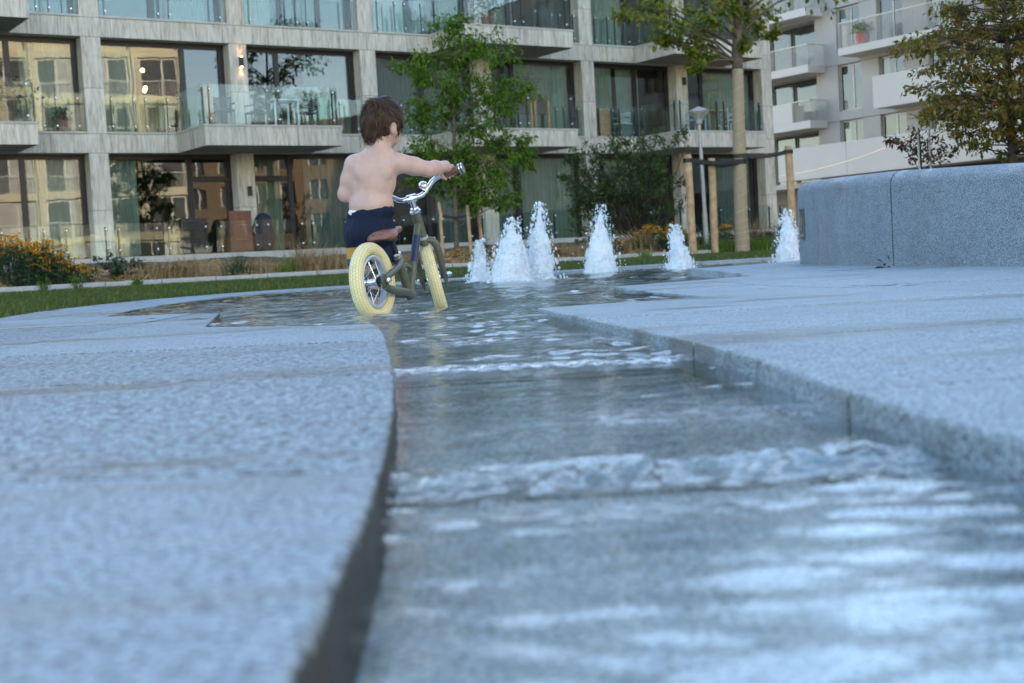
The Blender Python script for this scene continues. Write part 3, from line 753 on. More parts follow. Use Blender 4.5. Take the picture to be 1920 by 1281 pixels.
# ================================================================== RIGHT BUILDING
RB = thing('apartment_building', 'pale grey panelled apartment block with white balconies behind the granite planter', 'building', RL(6, -3, 0))
def rbox(nm, s0, s1, t0, t1, z0, z1, mat, par=None, bv=0):
    b = MB(); b.box(RL, s0, s1, t0, t1, z0, z1); o = b.build(nm, MAT[mat], par or RB)
    return bevel(o, bv) if bv else o
RZ = [3.75, 6.70, 9.60, 12.55, 15.5, 18.4]
wins = [(1.2, 2.75), (3.9, 5.5), (7.0, 8.6), (10.2, 11.8), (13.4, 15.0), (16.6, 18.2), (20, 21.6), (24, 25.6), (28, 29.6), (32, 33.6), (37, 38.6), (42, 43.6), (47, 48.6), (52, 53.6), (58, 59.6), (64, 65.6), (70, 71.6)]
rbox('core', -.28, 80, -12, -.34, 0, 18.6, 'joint')
for fl in range(5):
    z0, z1 = RZ[fl], RZ[fl + 1]; wz0 = z0 + .48; wz1 = z1 - .02
    xs = [-.3]
    for (a, c) in wins: xs += [a, c]
    xs.append(80)
    for i in range(0, len(xs) - 1, 2): rbox('wall_panel', xs[i] + .012, xs[i + 1] - .006, -.33, 0, z0 + .012, z1 - .012, 'white_panel')
    for wi, (a, c) in enumerate(wins):
        rbox('wall_panel', a + .004, c - .004, -.33, -.002, z0 + .012, wz0, 'white_panel')
        f = MB(); t0 = -.18
        f.box(RL, a, a + .08, t0 - .06, t0, wz0, wz1); f.box(RL, c - .08, c, t0 - .06, t0, wz0, wz1); f.box(RL, a + .08, c - .08, t0 - .06, t0, wz1 - .08, wz1); f.box(RL, a + .08, c - .08, t0 - .06, t0, wz0, wz0 + .08)
        m = a + (c - a) * .58; f.box(RL, m - .04, m + .04, t0 - .06, t0 + .002, wz0 + .08, wz1 - .08)
        fo = f.build('window_frame', MAT['rail_metal'], RB)
        p = MB(); p.add([RL(a + .08, t0 - .03, wz0 + .08), RL(c - .08, t0 - .03, wz0 + .08), RL(c - .08, t0 - .03, wz1 - .08), RL(a + .08, t0 - .03, wz1 - .08)], [(0, 1, 2, 3)]); p.build('pane', MAT['pane2'], fo)
        if wi < 4 and (fl + wi) % 2 == 0:
            q = MB(); q.box(RL, a + .1, a + .5, t0 - .13, t0 - .10, wz0 + .1, wz1 - .1); q.build('curtain', MAT['curtain'], fo)
rbox('ground_storey', -.28, 80, -.33, -.1, 0, 3.74, 'joint')
def railing(s0, s1, t, z0, z1, par, ends=(), sp=.11):
    b = MB(); n = int((s1 - s0) / sp)
    for i in range(n + 1):
        s = s0 + (s1 - s0) * i / n; b.box(RL, s - .009, s + .009, t - .025, t + .015, z0, z1)
    b.box(RL, s0 - .01, s1 + .01, t - .03, t + .02, z1 + .001, z1 + .045)
    for e in ends:
        for k in range(1, int(t / sp)): b.box(RL, e - .02, e + .02, k * sp - .009, k * sp + .009, z0, z1)
        b.box(RL, e - .025, e + .025, 0, t - .032, z1 + .002, z1 + .045)
    b.build('railing', MAT['rail_metal'], par)
rbox('parapet_band', -2.2, 2.60, .9, 1.2, 3.78, 5.48, 'white', None, .01); rbox('parapet_band', 2.615, 9.0, .9, 1.2, 3.78, 5.48, 'white', None, .01); rbox('parapet_band', 9.015, 30, .9, 1.2, 3.78, 5.48, 'white', None, .01)
rbox('balcony_floor', -2.2, 30, .004, .898, 3.80, 4.1, 'white')
p2 = rbox('balcony_parapet', 4.75, 13.0, 1.35, 1.5, 6.86, 8.45, 'white', None, .01); rbox('balcony_floor', 4.75, 13.0, .004, 1.348, 6.88, 7.15, 'white'); rbox('parapet_end', 4.75, 4.9, .006, 1.348, 7.16, 8.44, 'white', p2)
rbox('balcony_parapet', 14.6, 22.0, 1.35, 1.5, 6.86, 8.45, 'white', None, .01)
b3 = rbox('balcony_floor', 2.60, 13.0, .004, 1.5, 9.78, 10.16, 'white', None, .01); railing(2.66, 12.95, 1.45, 10.17, 11.38, b3, (2.66,))
b3 = rbox('balcony_floor', 4.75, 13.0, .004, 1.5, 12.74, 13.12, 'white', None, .01); railing(4.8, 12.95, 1.45, 13.13, 14.3, b3, (4.8,))
# recessed loggia next to the travertine block
rbox('loggia_wall', -9, -.30, -3.2, -3.0, 0, 18.6, 'white_panel'); rbox('loggia_side', -9.2, -9.0, -3.2, 3, 0, 18.6, 'white_panel')
for fl in range(6):
    z = RZ[fl]; rbox('loggia_ceiling', -8.98, -.30, -2.998, -.02, z - .30, z - .02, 'white')
    f = MB()
    for a, c in ((-6.4, -4.6), (-4.4, -2.9), (-2.8, -.5)):
        f.box(RL, a, a + .09, -1.06, -1.0, z, z + 2.6); f.box(RL, c - .09, c, -1.06, -1.0, z, z + 2.6); f.box(RL, a + .09, c - .09, -1.06, -1.0, z + 2.5, z + 2.6)
    fo = f.build('window_frame', MAT['bronze'], RB)
    p = MB()
    for a, c in ((-6.4, -4.6), (-4.4, -2.9), (-2.8, -.5)): p.add([RL(a + .09, -1.03, z), RL(c - .09, -1.03, z), RL(c - .09, -1.03, z + 2.5), RL(a + .09, -1.03, z + 2.5)], [(0, 1, 2, 3)])
    p.build('pane', MAT['pane2'], fo)
    if fl >= 1:
        bz = z - .22
        bo = rbox('loggia_balcony', -4.6, .35, .004, 1.3, bz - .05, bz + .36, 'white', None, .012)
        railing(-4.5 if fl != 1 else -.85, .30, 1.24, bz + .37, bz + 1.4, bo, (.3,))
        if fl == 1: rbox('solid_parapet', -4.58, -.9, 1.16, 1.3, bz + .362, bz + 1.42, 'white', bo); rbox('reed_screen', -.8, -.2, 1.14, 1.18, bz + .38, bz + 1.2, 'soffit', bo)
rope = thing('rope', 'pale yellow rope sagging along the white parapet behind the planter', 'rope', RL(3, 1.4, 3.5))
pts = [aty(1459, 332, 69.0), aty(1530, 318, 65.0), aty(1600, 299, 61.0), aty(1660, 277, 57.5), aty(1715, 252, 54.5)]
b = MB(); b.tube(catmull(pts, 5), .014, 6); b.build('strand', simple('yellow_rope', (.30, .22, .10), .8), rope)

# ================================================================== OPPOSITE BUILDING (seen in the window reflections)
OB = thing('apartment_building', 'sunlit cream curved apartment block mirrored in the left windows', 'building', (34, -4, 0))
arc = resample(catmull([(8, -36, 0), (19.5, -15, 0), (28.6, -1.6, 0), (35.6, 6.2, 0)], 8), 17)
H0 = [0.3 + 3.0 * k for k in range(6)]
for i in range(16):
    A, B = arc[i], arc[i + 1]; e = nrm(B - A); nn = np.array([-e[1], e[0], 0]); L = np.linalg.norm(B - A)
    def OL(a, t, z, A=A, e=e, nn=nn): return A + e * a + nn * t + np.array([0, 0, z])
    b = MB(); b.box(OL, 0, .42, -.35, .18, -.3, 17.2); b.box(OL, L - .16, L, -.35, 0, -.3, 17.2)
    b.box(OL, 0, L, -10, -.4, -.3, 17.2)
    for z in H0[:]: b.box(OL, .42, L - .16, -.38, .03, z - .35, z + .12)
    b.build('wall', MAT['cream'], OB)
    for k, z in enumerate(H0[:-1]):
        f = MB(); z0, z1 = z + .121, z + 2.64
        a, c = .43, L - .17
        f.box(OL, a, a + .13, -.3, -.2, z0, z1, 0); f.box(OL, c - .13, c, -.3, -.2, z0, z1, 0); f.box(OL, a + .13, c - .13, -.3, -.2, z1 - .16, z1, 0); m = (a + c) / 2 + random.uniform(-.3, .3); f.box(OL, m - .06, m + .06, -.3, -.2, z0, z1 - .16, 0)
        f.box(OL, a + .13, m - .06, -.29, -.24, z0, z1 - .16, 1 if random.random() < .6 else 2); f.box(OL, m + .06, c - .13, -.29, -.24, z0, z1 - .16, 1 if random.random() < .6 else 2)
        f.build('window', [MAT['white_frame'], MAT['dark_room'], MAT['blind']], OB)
        r = MB(); nb = int((c - a) / .14)
        for j in range(nb + 1): r.box(OL, a + (c - a) * j / nb - .012, a + (c - a) * j / nb + .012, .04, .065, z + .12, z + 1.1)
        r.box(OL, a, c, .03, .075, z + 1.101, z + 1.15); r.build('railing', MAT['white_frame'], OB)

# brown brick block beyond the courtyard, mirrored in the middle windows
BB = thing('apartment_building', 'brown brick block mirrored faintly in the middle windows', 'building', (66, -15, 0))
BX = lambda a, t, z: np.array([62.5 - t, a, z])
MAT['brick'] = simple('brown_brick_wall', (.34, .235, .15), .85, 0, .15, 3)
b = MB(); b.box(BX, -45, 4.5, -9, -.3, -.3, 13.5)
for k in range(16): b.box(BX, -45 + 3.1 * k, -43.6 + 3.1 * k, -.29, 0, -.3, 13.5)
for z in range(5): b.box(BX, -45, 4.5, -.28, -.02, z * 2.9 - .3 + .01, z * 2.9 + .9)
b.build('wall', MAT['brick'], BB)
for k in range(15):
    for z in range(4):
        b = MB(); y0 = -43.6 + 3.1 * k; b.box(BX, y0, y0 + 1.7, -.27, -.2, z * 2.9 + .91, z * 2.9 + 2.58, 1); b.box(BX, y0, y0 + .09, -.19, -.12, z * 2.9 + .91, z * 2.9 + 2.58, 0); b.box(BX, y0 + .8, y0 + .9, -.19, -.12, z * 2.9 + .91, z * 2.9 + 2.58, 0)
        b.build('window', [MAT['white_frame'], MAT['dark_room']], BB)

# ================================================================== GRANITE PLANTER
PL = thing('planter', 'large curved blue-grey granite planter bench at the right', 'planter', (4.5, 8.5, 0))
loop = catmull([np.array((*p, 0)) for p in [(2.60, 6.3), (2.17, 7.6), (2.0, 8.7), (2.04, 9.4), (2.35, 10.2), (3.2, 11.2), (4.8, 11.6), (6.6, 10.8), (7.6, 9), (7.3, 7), (6.0, 5.6), (4.4, 5.0), (3.3, 5.35)]], 10, True)
loop = resample(loop + [loop[0]], 241)[:-1]; NLp = len(loop)
def lnorm(i): t = nrm(loop[(i + 1) % NLp] - loop[(i - 1) % NLp]); return np.array([t[1], -t[0], 0])   # inward is to the right of travel
cen = loop.mean(0)
def inward(i):
    n_ = lnorm(i); return n_ if n_ @ (cen - loop[i]) > 0 else -n_
def ptop(y): return float(np.interp(y, [5, 6.4, 7.6, 9, 11.5], [.48, .505, .562, .60, .61]))
cum = np.r_[0, np.cumsum(np.linalg.norm(np.diff(np.vstack([loop, loop[:1]]), axis=0), axis=1))]
def proj_x(P): v = np.asarray(P, float) - CAM; return 960 + FPX * (v @ _R) / (v @ _f)
i_joint = min(range(5, 60), key=lambda i: abs(proj_x(loop[i] + (0, 0, .3)) - 1677) + (0 if loop[i][1] < 9 and loop[i][0] < 3 else 1e4))
starts = [(i_joint + int(round(k * NLp / 8))) % NLp for k in range(8)]
fil = .075
prof = [(0, -.12), (0, .05), (.0, 'a')] + [(fil - fil * math.cos(q), ('t', fil - fil * math.sin(q))) for q in np.linspace(.0, math.pi / 2, 8)] + [(.42, ('t', 0)), (.455, ('t', .02)), (.46, ('t', .06)), (.46, -.12)]
for k in range(8):
    a = starts[k]; nseg = (starts[(k + 1) % 8] - a) % NLp
    vs = []; m = 0
    for q in range(nseg + 1):
        i = (a + q) % NLp; P = loop[i].copy(); t = nrm(loop[(i + 1) % NLp] - loop[(i - 1) % NLp])
        if q == 0: P = P + t * .007
        if q == nseg: P = P - t * .007
        edge = .010 if q in (0, nseg) else 0
        inn = inward(i); H = ptop(P[1]); m = 0
        for (d, z) in prof:
            if z == 'a': zz = H - fil - .001
            elif isinstance(z, tuple): zz = H - z[1]
            else: zz = z
            vs.append(P + inn * d + np.array([0, 0, zz])); m += 1
    b = MB(); b.add(vs, [(q * m + j, (q + 1) * m + j, (q + 1) * m + (j + 1), q * m + j + 1) for q in range(nseg) for j in range(m - 1)] + [tuple(range(m)), tuple(nseg * m + j for j in range(m))[::-1]])
    o = b.build('bench_block', MAT['granite_block'], PL, 'auto')
    bm = bmesh.new(); bm.from_mesh(o.data); bmesh.ops.recalc_face_normals(bm, faces=bm.faces[:]); bm.to_mesh(o.data); bm.free()
b = MB(); vs = [loop[i] + inward(i) * .4 + np.array([0, 0, .36]) for i in range(0, NLp, 4)]; b.add(vs, [tuple(range(len(vs)))]); b.build('soil', MAT['soil'], PL)
# small metal plate on the planter's end
ip = min(range(NLp), key=lambda i: abs(proj_x(loop[i] + (0, 0, .3)) - 1507) + (0 if 7.5 < loop[i][1] < 9.2 and loop[i][0] < 3 else 1e4))
pt = nrm(loop[(ip + 1) % NLp] - loop[(ip - 1) % NLp]); pin = inward(ip); pc = loop[ip]
def PLQ(a, t, z): return pc + pt * a - pin * t + np.array([0, 0, z])
zc = float(aty(1507, 420, pc[1])[2])
pq = thing('sign_plate', 'small upright metal plate with an oval symbol on the planter end', 'plate', PLQ(0, .02, zc))
b = MB(); b.box(PLQ, -.052, .052, -.02, .012, zc - .10, zc + .10); bevel(b.build('plate', simple('dull_plate', (.10, .10, .095), .4, .7), pq), .003)
b = MB()
for k in range(24):
    a0 = k / 24 * 2 * math.pi; a1 = (k + 1) / 24 * 2 * math.pi
    q = [(.024 * math.cos(a0), .052 * math.sin(a0)), (.024 * math.cos(a1), .052 * math.sin(a1)), (.034 * math.cos(a1), .064 * math.sin(a1)), (.034 * math.cos(a0), .064 * math.sin(a0))]
    b.add([PLQ(x, .0145, zc + .018 + y) for x, y in q], [(0, 1, 2, 3)])
b.box(PLQ, -.004, .004, .0125, .0145, zc - .01, zc + .05); b.box(PLQ, -.035, .035, .0125, .0145, zc - .082, zc - .068)
b.build('symbol', MAT['steel'], pq)

# ================================================================== FOUNTAIN JETS
def icos(P, R, squash=None):
    ph = (1 + 5 ** .5) / 2
    v0 = np.array([(-1, ph, 0), (1, ph, 0), (-1, -ph, 0), (1, -ph, 0), (0, -1, ph), (0, 1, ph), (0, -1, -ph), (0, 1, -ph), (ph, 0, -1), (ph, 0, 1), (-ph, 0, -1), (-ph, 0, 1)]) / math.hypot(1, ph)
    f0 = np.array([(0, 11, 5), (0, 5, 1), (0, 1, 7), (0, 7, 10), (0, 10, 11), (1, 5, 9), (5, 11, 4), (11, 10, 2), (10, 7, 6), (7, 1, 8), (3, 9, 4), (3, 4, 2), (3, 2, 6), (3, 6, 8), (3, 8, 9), (4, 9, 5), (2, 4, 11), (6, 2, 10), (8, 6, 7), (9, 8, 1)])
    n = len(P); V = P[:, None, :] + v0[None] * R[:, None, None] * (1 if squash is None else squash[:, None, :])
    return V.reshape(-1, 3), (f0[None] + 12 * np.arange(n)[:, None, None]).reshape(-1, 3)
g = NG('frothy_water'); v = g.coord(); h = g.noise(v, 90, 3, .6)
pb = g.prin((.86, .90, .93), .22, 0, g.bump(h, .4, .008), .5, Subsurface_Weight=.25, Subsurface_Scale=.05)
tl = g.n('BsdfTranslucent'); tl.inputs[0].default_value = (.82, .9, .95, 1); mx = g.n('MixShader'); mx.inputs[0].default_value = .35; g.l(pb, mx.inputs[1]); g.l(tl.outputs[0], mx.inputs[2])
trn = g.n('BsdfTransparent'); mx2 = g.n('MixShader'); g.l(g.ramp(g.noise(v, 60, 3, .6), [(.57, 0), (.70, .45)]), mx2.inputs[0]); g.l(mx.outputs[0], mx2.inputs[1]); g.l(trn.outputs[0], mx2.inputs[2])
MAT['froth'] = g.done(mx2.outputs[0])
JL = ['small blunt white water jet at the left end of the row', 'broad white water jet beside the small blunt one', 'tall ragged white water jet right behind the broad one', 'tall pointed white water jet alone before the dark bush', 'short white water jet in front of the wooden stake', 'white water jet half hidden by the granite planter']
for ji, (jx, jy, jh, jr) in enumerate(JETS):
    rg = np.random.default_rng(40 + ji); z0 = -.02
    J = thing('water_jet', JL[ji], 'fountain', (jx, jy, z0), 'fountain jets in the basin')
    R = jr * 1.5 + .06; sd = SDF((jx - R, jy - R, z0 - .03), (jx + R, jy + R, jh + z0 + .08), .011)
    leanx = rg.uniform(-.10, .10) * jh
    def rad(q): return jr * (1.02 - .95 * q ** 1.25) * (1 if q > .1 else 1.1)
    F = sd.F
    npk = [(0, 0, 1.0)] + [(rg.uniform(-.5, .5) * jr, rg.uniform(-.4, .4) * jr, rg.uniform(.45, .8)) for _ in range(5)]
    for (ox, oy, hh) in npk:
        H = jh * hh; prev = None
        for q in np.linspace(0, 1, 9):
            p = np.array([jx + ox * (1 - .2 * q) + leanx * q * q + rg.normal(0, .007), jy + oy + rg.normal(0, .007), z0 + q * H]); r = max(.011, (rad(q) if hh == 1 else jr * .55 * (1 - .8 * q)) * rg.uniform(.85, 1.1) * .95)
            if prev is not None: sd.add(sd.capsule(prev[0], p, prev[1], r), .02)
            prev = (p, r)
    sd.F = sd.F + .018 * vnoise(sd.X, sd.Y, sd.Z * .45, 16) + .013 * vnoise(sd.X, sd.Y, sd.Z * .55, 34) + .006 * vnoise(sd.X, sd.Y, sd.Z, 80)
    me = sd.mesh('column'); link('column', me, MAT['froth'], J, True)
    n = 700; q = rg.random(n) ** 1.3; an = rg.uniform(0, 6.283, n); rr = jr * (1.02 - .8 * q) * (.85 + np.abs(rg.normal(0, .45, n)))
    P = np.stack([jx + leanx * q * q + rr * np.cos(an), jy + rr * np.sin(an), z0 + .02 + q * jh * 1.04], 1)
    Rr = np.exp(rg.normal(-5.4, .5, n)); sq = np.stack([np.ones(n), np.ones(n), rg.uniform(.9, 2.6, n)], 1)
    V, Fq = icos(P, Rr, sq); o = link('droplet', mesh_np('droplet', V, Fq), MAT['froth'], J, True); o['kind'] = 'stuff'

# ================================================================== FOLIAGE TOOLS
def leaf_mesh(P, D, size, wr=.45, droop=.15, rg=RNG):
    n = len(P); D = D / (np.linalg.norm(D, axis=1, keepdims=True) + 1e-9)
    rv = rg.normal(0, 1, (n, 3)) * .6 + np.array([0, 0, 1.0]); S = np.cross(D, rv); S /= (np.linalg.norm(S, axis=1, keepdims=True) + 1e-9)
    Nn = np.cross(S, D); sz = size * rg.uniform(.65, 1.3, n)[:, None]
    a = P; m = P + D * sz * .45; t = P + D * sz + np.array([0, 0, -1]) * sz * droop
    V = np.stack([a, m + S * sz * wr * .5 + Nn * sz * .07, t, m - S * sz * wr * .5 + Nn * sz * .07, m - Nn * sz * .03], 1).reshape(-1, 3)
    i = np.arange(n)[:, None] * 5
    Fq = np.concatenate([np.concatenate([i, i + 1, i + 4], 1), np.concatenate([i + 1, i + 2, i + 4], 1), np.concatenate([i + 2, i + 3, i + 4], 1), np.concatenate([i + 3, i, i + 4], 1)])
    return V, Fq
def rdir(n, rg): d = rg.normal(0, 1, (n, 3)); return d / np.linalg.norm(d, axis=1, keepdims=True)
def branch_path(a, b, rg, sag=.12, k=6):
    a = np.array(a, float); b = np.array(b, float); L = np.linalg.norm(b - a); pts = []
    o = rg.normal(0, .05 * L, 3)
    for i in range(k + 1):
        t = i / k; p = a + (b - a) * t + o * math.sin(math.pi * t); p[2] += sag * L * math.sin(math.pi * t) * .6; pts.append(p + (rg.normal(0, .012 * L, 3) if 0 < i < k else 0))
    return pts
def crown(parent, clusters, trunk_at, lsize, per, mat, bark, rg, compound=0, wr=.45, br=.03, twigs=7, flat=.75, name='crown', up=.0):
    """clusters: (centre, radius); leaves sit on twigs that leave a limb from the trunk"""
    bm_ = MB(); LP = []; LD = []
    for c, r in clusters:
        c = np.array(c, float); a = trunk_at(c)
        pth = branch_path(a, c, rg); n = len(pth); bm_.tube(pth, [br * (1 - .75 * i / (n - 1)) for i in range(n)], 5)
        for _ in range(twigs):
            d = rdir(1, rg)[0] * np.array([1, 1, flat]); d[2] += up; e = c + d * r * rg.uniform(.6, 1.15); st = pth[rg.integers(n // 2, n)]
            tw = branch_path(st, e, rg, .06, 4); bm_.tube(tw, [br * .26, br * .2, br * .16, br * .12, br * .07], 4)
            m = max(3, per // twigs)
            for _k in range(m):
                q = rg.random() ** .6; i = min(3, int(q * 4)); f = q * 4 - i; p = tw[i] * (1 - f) + tw[i + 1] * f + rg.normal(0, .09 * r + .01, 3)
                dd = nrm(e - st) * .6 + rdir(1, rg)[0] * .8; dd[2] -= .25
                if compound:
                    dd = nrm(dd); sd_ = nrm(np.cross(dd, rdir(1, rg)[0]))
                    for j in range(compound):
                        off = (j // 2 + 1) * lsize * .55; sgn = 1 if j % 2 else -1
                        if j == compound - 1: LP.append(p + dd * off); LD.append(dd + [0, 0, -.3])
                        else: LP.append(p + dd * off + np.array([0, 0, -.2 * off])); LD.append(dd * .5 + sd_ * sgn + np.array([0, 0, -.35]))
                else: LP.append(p); LD.append(dd)
    bo = bm_.build('branches', bark, parent, True)
    V, Fq = leaf_mesh(np.array(LP), np.array(LD), lsize, wr, .15, rg); link(name, mesh_np(name, V, Fq), mat, parent)

MAT['leaf_green'] = leafmat('fresh_green_leaves', (.022, .065, .008), (.19, .32, .028), .5)
MAT['leaf_dark'] = leafmat('dark_bush_leaves', (.018, .046, .011), (.10, .155, .045), .38)
MAT['leaf_alder'] = leafmat('yellow_green_leaves', (.06, .10, .014), (.27, .30, .045), .5, (.55, .26, .02), .97)
MAT['leaf_brown'] = leafmat('bronze_leaves', (.06, .075, .014), (.21, .17, .036), .45, (.26, .10, .03), .93)
MAT['leaf_red'] = leafmat('reddish_leaves', (.05, .03, .018), (.16, .07, .04), .35)
MAT['leaf_shrub'] = leafmat('shrub_leaves', (.015, .04, .018), (.06, .11, .05), .25)
MAT['leaf_lime'] = leafmat('lime_leaves', (.06, .12, .02), (.16, .26, .04), .35)
MAT['petal'] = leafmat('yellow_petals', (.60, .24, .006), (.90, .46, .012), .3)
MAT['flower_eye'] = simple('flower_eye', (.05, .025, .01), .9)
MAT['dry_grass'] = leafmat('dry_grass', (.22, .14, .07), (.45, .32, .18), .3)

def base_pt(px, Y):
    p = aty(px, 480, Y); p[2] = ground_at(p[0], p[1]); return p
def stake_obj(label, top, bot, r, group, mat='stake'):
    T = thing('tree_stake', label, 'stake', bot, group)
    pth = [np.array(bot) - (0, 0, .1)] + [np.array(bot) + (np.array(top) - bot) * q + RNG.normal(0, .006, 3) * (0 < q < 1) for q in (0, .2, .4, .6, .8, .97, 1)]
    b = MB(); b.tube(pth, [r, r, r * .97, r * 1.02, r * .96, r, r * .97, r * .88], 14); b.build('post', MAT[mat], T, 'auto')
    return T

# ---- green multi-limbed tree in the bed
rg = np.random.default_rng(3); YT = 29.5
tb = base_pt(855, YT); ttop = aty(838, 30, YT)
T1 = thing('tree', 'bright green feathery-leaved young tree behind the child', 'tree', tb)
tp = [tb - (0, 0, .2), aty(855, 400, YT), aty(852, 300, YT), aty(850, 200, YT + .1), aty(846, 120, YT), ttop]
b = MB(); b.tube(catmull(tp, 4), list(np.linspace(.062, .012, 21)), 8); b.build('trunk', MAT['bark'], T1, True)
tz = np.array(catmull(tp, 8))
def t1_at(c): i = np.argmin(np.abs(tz[:, 2] - (c[2] - .45 * np.linalg.norm((c - tz[np.argmin(np.abs(tz[:, 2] - c[2]))])[:2])))); return tz[i]
CL1 = [(845, 35, 30), (835, 60, 40), (880, 75, 45), (915, 70, 50), (930, 100, 50), (860, 110, 55), (800, 110, 40), (770, 125, 32), (780, 140, 35), (810, 150, 38), (850, 170, 30), (900, 140, 60), (925, 170, 55), (965, 160, 40), (985, 165, 25), (900, 195, 55), (945, 195, 45), (835, 185, 30), (825, 215, 35), (780, 215, 30), (790, 190, 24), (860, 240, 45), (920, 230, 45), (885, 265, 55), (945, 260, 38), (965, 262, 32), (800, 265, 42), (775, 285, 32), (830, 290, 45), (900, 305, 55), (860, 320, 48), (945, 305, 45), (980, 300, 28), (800, 320, 40), (905, 345, 45), (940, 335, 40), (955, 375, 26), (850, 355, 40), (820, 345, 35), (915, 372, 35), (880, 375, 32), (775, 330, 28), (790, 300, 30)]
crown(T1, [(aty(x, y, YT + rg.uniform(-.7, .7)), r / 85.) for x, y, r in CL1], t1_at, .108, 62, MAT['leaf_green'], MAT['bark'], rg, compound=5, wr=.40, br=.018, twigs=8, flat=.42)
for i, (lab, x0, y0, x1, dY) in enumerate((('thin weathered stake left of the green tree trunk', 824, 380, 831, -.3), ('thin weathered stake right of the green tree trunk', 876, 385, 884, -.2), ('short slanting stake behind the green tree', 897, 400, 908, .5))):
    stake_obj(lab, aty(x0, y0, YT + dY), base_pt(x1, YT + dY), .038, 'stakes holding the green tree')
b = MB(); 
pth = [aty(822, 405, YT - .33), aty(855, 409, YT - .1), aty(880, 404, YT - .23)]
for a, c in zip(pth[:-1], pth[1:]):
    b.hexa([a + (0, -.006, -.03), c + (0, -.006, -.03), c + (0, .006, -.03), a + (0, .006, -.03), a + (0, -.006, .03), c + (0, -.006, .03), c + (0, .006, .03), a + (0, .006, .03)])
tag(b.build('tree_strap', MAT['strap']), 'black rubber strap tied between the stakes of the green tree', 'strap')

# ---- tall tree with a wrapped trunk
rg = np.random.default_rng(5); YW = 31.0
tb = base_pt(1392, YW); T2 = thing('tree', 'tall yellow-green tree with jute wrapped trunk held by three stakes', 'tree', tb)
tpx = [(1392, 476, .185), (1391, 440, .165), (1389, 400, .16), (1387, 300, .15), (1385, 220, .142), (1383, 130, .13), (1382, 100, .13), (1383, 60, .115), (1385, 0, .095), (1388, -90, .075), (1390, -220, .045), (1391, -330, .017)]
pw = catmull([aty(x, y, YW) for x, y, r in tpx], 4); rw = np.interp(np.linspace(0, len(tpx) - 1, len(pw)), range(len(tpx)), [r for *_, r in tpx])
k = 21
b = MB(); b.tube([pw[0] - (0, 0, .15)] + pw[:k], [rw[0]] + list(rw[:k]), 16); wr_ = b.build('trunk_wrap', MAT['wrap'], T2, True)
b = MB()
sp = []
for i in range(360):
    q = i / 359; z = 1 + q * (k - 2.2); a = int(z); f = z - a; c = pw[a] * (1 - f) + pw[a + 1] * f; r = rw[a] + .004; an = q * 2 * math.pi * 15; sp.append(c + r * np.array([math.cos(an), math.sin(an), 0]))
b.tube(sp, .006, 4); b.build('wrap_twine', simple('twine', (.45, .37, .26), .9), wr_)
b = MB(); b.tube(pw[k - 1:], [r * .96 for r in rw[k - 1:]], 12); b.build('trunk', MAT['bark'], T2, True)
tzw = np.array(pw[k:])
def t2_at(c):
    d = np.linalg.norm((c - tzw[0])[:2]); i = np.argmin(np.abs(tzw[:, 2] - (c[2] - .5 * d))); return tzw[i]
CL2 = [(1190, 15, 35), (1225, 35, 35), (1255, 20, 40), (1265, 60, 32), (1295, 45, 36), (1230, 70, 22), (1160, 28, 14), (1310, 85, 28), (1290, 105, 22), (1325, 110, 18), (1340, 20, 45), (1330, 60, 34), (1415, 30, 42), (1445, 20, 34), (1430, 55, 30), (1405, 80, 20), (1460, 62, 14), (1370, 20, 34), (1245, 85, 16), (1300, 130, 10)]
CL2 += [(rg.uniform(1230, 1560), rg.uniform(-330, -20), rg.uniform(45, 70)) for _ in range(26)]
crown(T2, [(aty(x, y, YW + rg.uniform(-1.0, 1.0)), r / 81.) for x, y, r in CL2], t2_at, .13, 115, MAT['leaf_alder'], MAT['bark'], rg, wr=.72, br=.035, twigs=7, flat=.8)
ST = [('peeled wooden stake farthest left beside the lamp post', (1289, 290), 1300, 30.2), ('peeled wooden stake between lamp post and wrapped trunk', (1334, 297), 1341, 30.9), ('peeled wooden stake right of the wrapped trunk by the planter', (1478, 274), 1489, 30.6)]
tops = []
for lab, (x, y), xb, Y in ST:
    top = aty(x, y, Y); stake_obj(lab, top, base_pt(xb, Y), .087, 'stakes of the wrapped tree'); tops.append(top)
SLAB = ['black strap from the left stake to the wrapped trunk', 'black strap from the stake by the lamp post to the wrapped trunk', 'black strap from the wrapped trunk up to the stake by the planter']
for i, (tp_, yy) in enumerate(zip(tops, (303, 305, 293))):
    b = MB(); zt = tp_[2] - .13; st_c = np.array([tp_[0], tp_[1], zt]); tr_c = aty(1386, yy, YW)
    for cc, rr in ((st_c, .095), (tr_c, .160)):
        b.lathe(cc, (0, 0, 1), [(-.045, rr), (-.045, rr + .008), (.045, rr + .008), (.045, rr)], 16, 0, True)
    d = nrm((tr_c - st_c) * (1, 1, 0)); sd_ = np.array([-d[1], d[0], 0])
    for sg in (-1, 1):
        p0 = st_c + d * .02 + sd_ * sg * .08; p1 = tr_c - d * .02 + sd_ * sg * .14; pts = [p0 + (p1 - p0) * q - np.array([0, 0, .05 * math.sin(math.pi * q)]) for q in np.linspace(0, 1, 6)]
        for a, c in zip(pts[:-1], pts[1:]): b.hexa([a - sd_ * .005 - (0, 0, .04), c - sd_ * .005 - (0, 0, .04), c + sd_ * .005 - (0, 0, .04), a + sd_ * .005 - (0, 0, .04), a - sd_ * .005 + (0, 0, .04), c - sd_ * .005 + (0, 0, .04), c + sd_ * .005 + (0, 0, .04), a + sd_ * .005 + (0, 0, .04)])
    tag(b.build('tree_strap', MAT['strap']), SLAB[i], 'strap', 'straps of the wrapped tree')

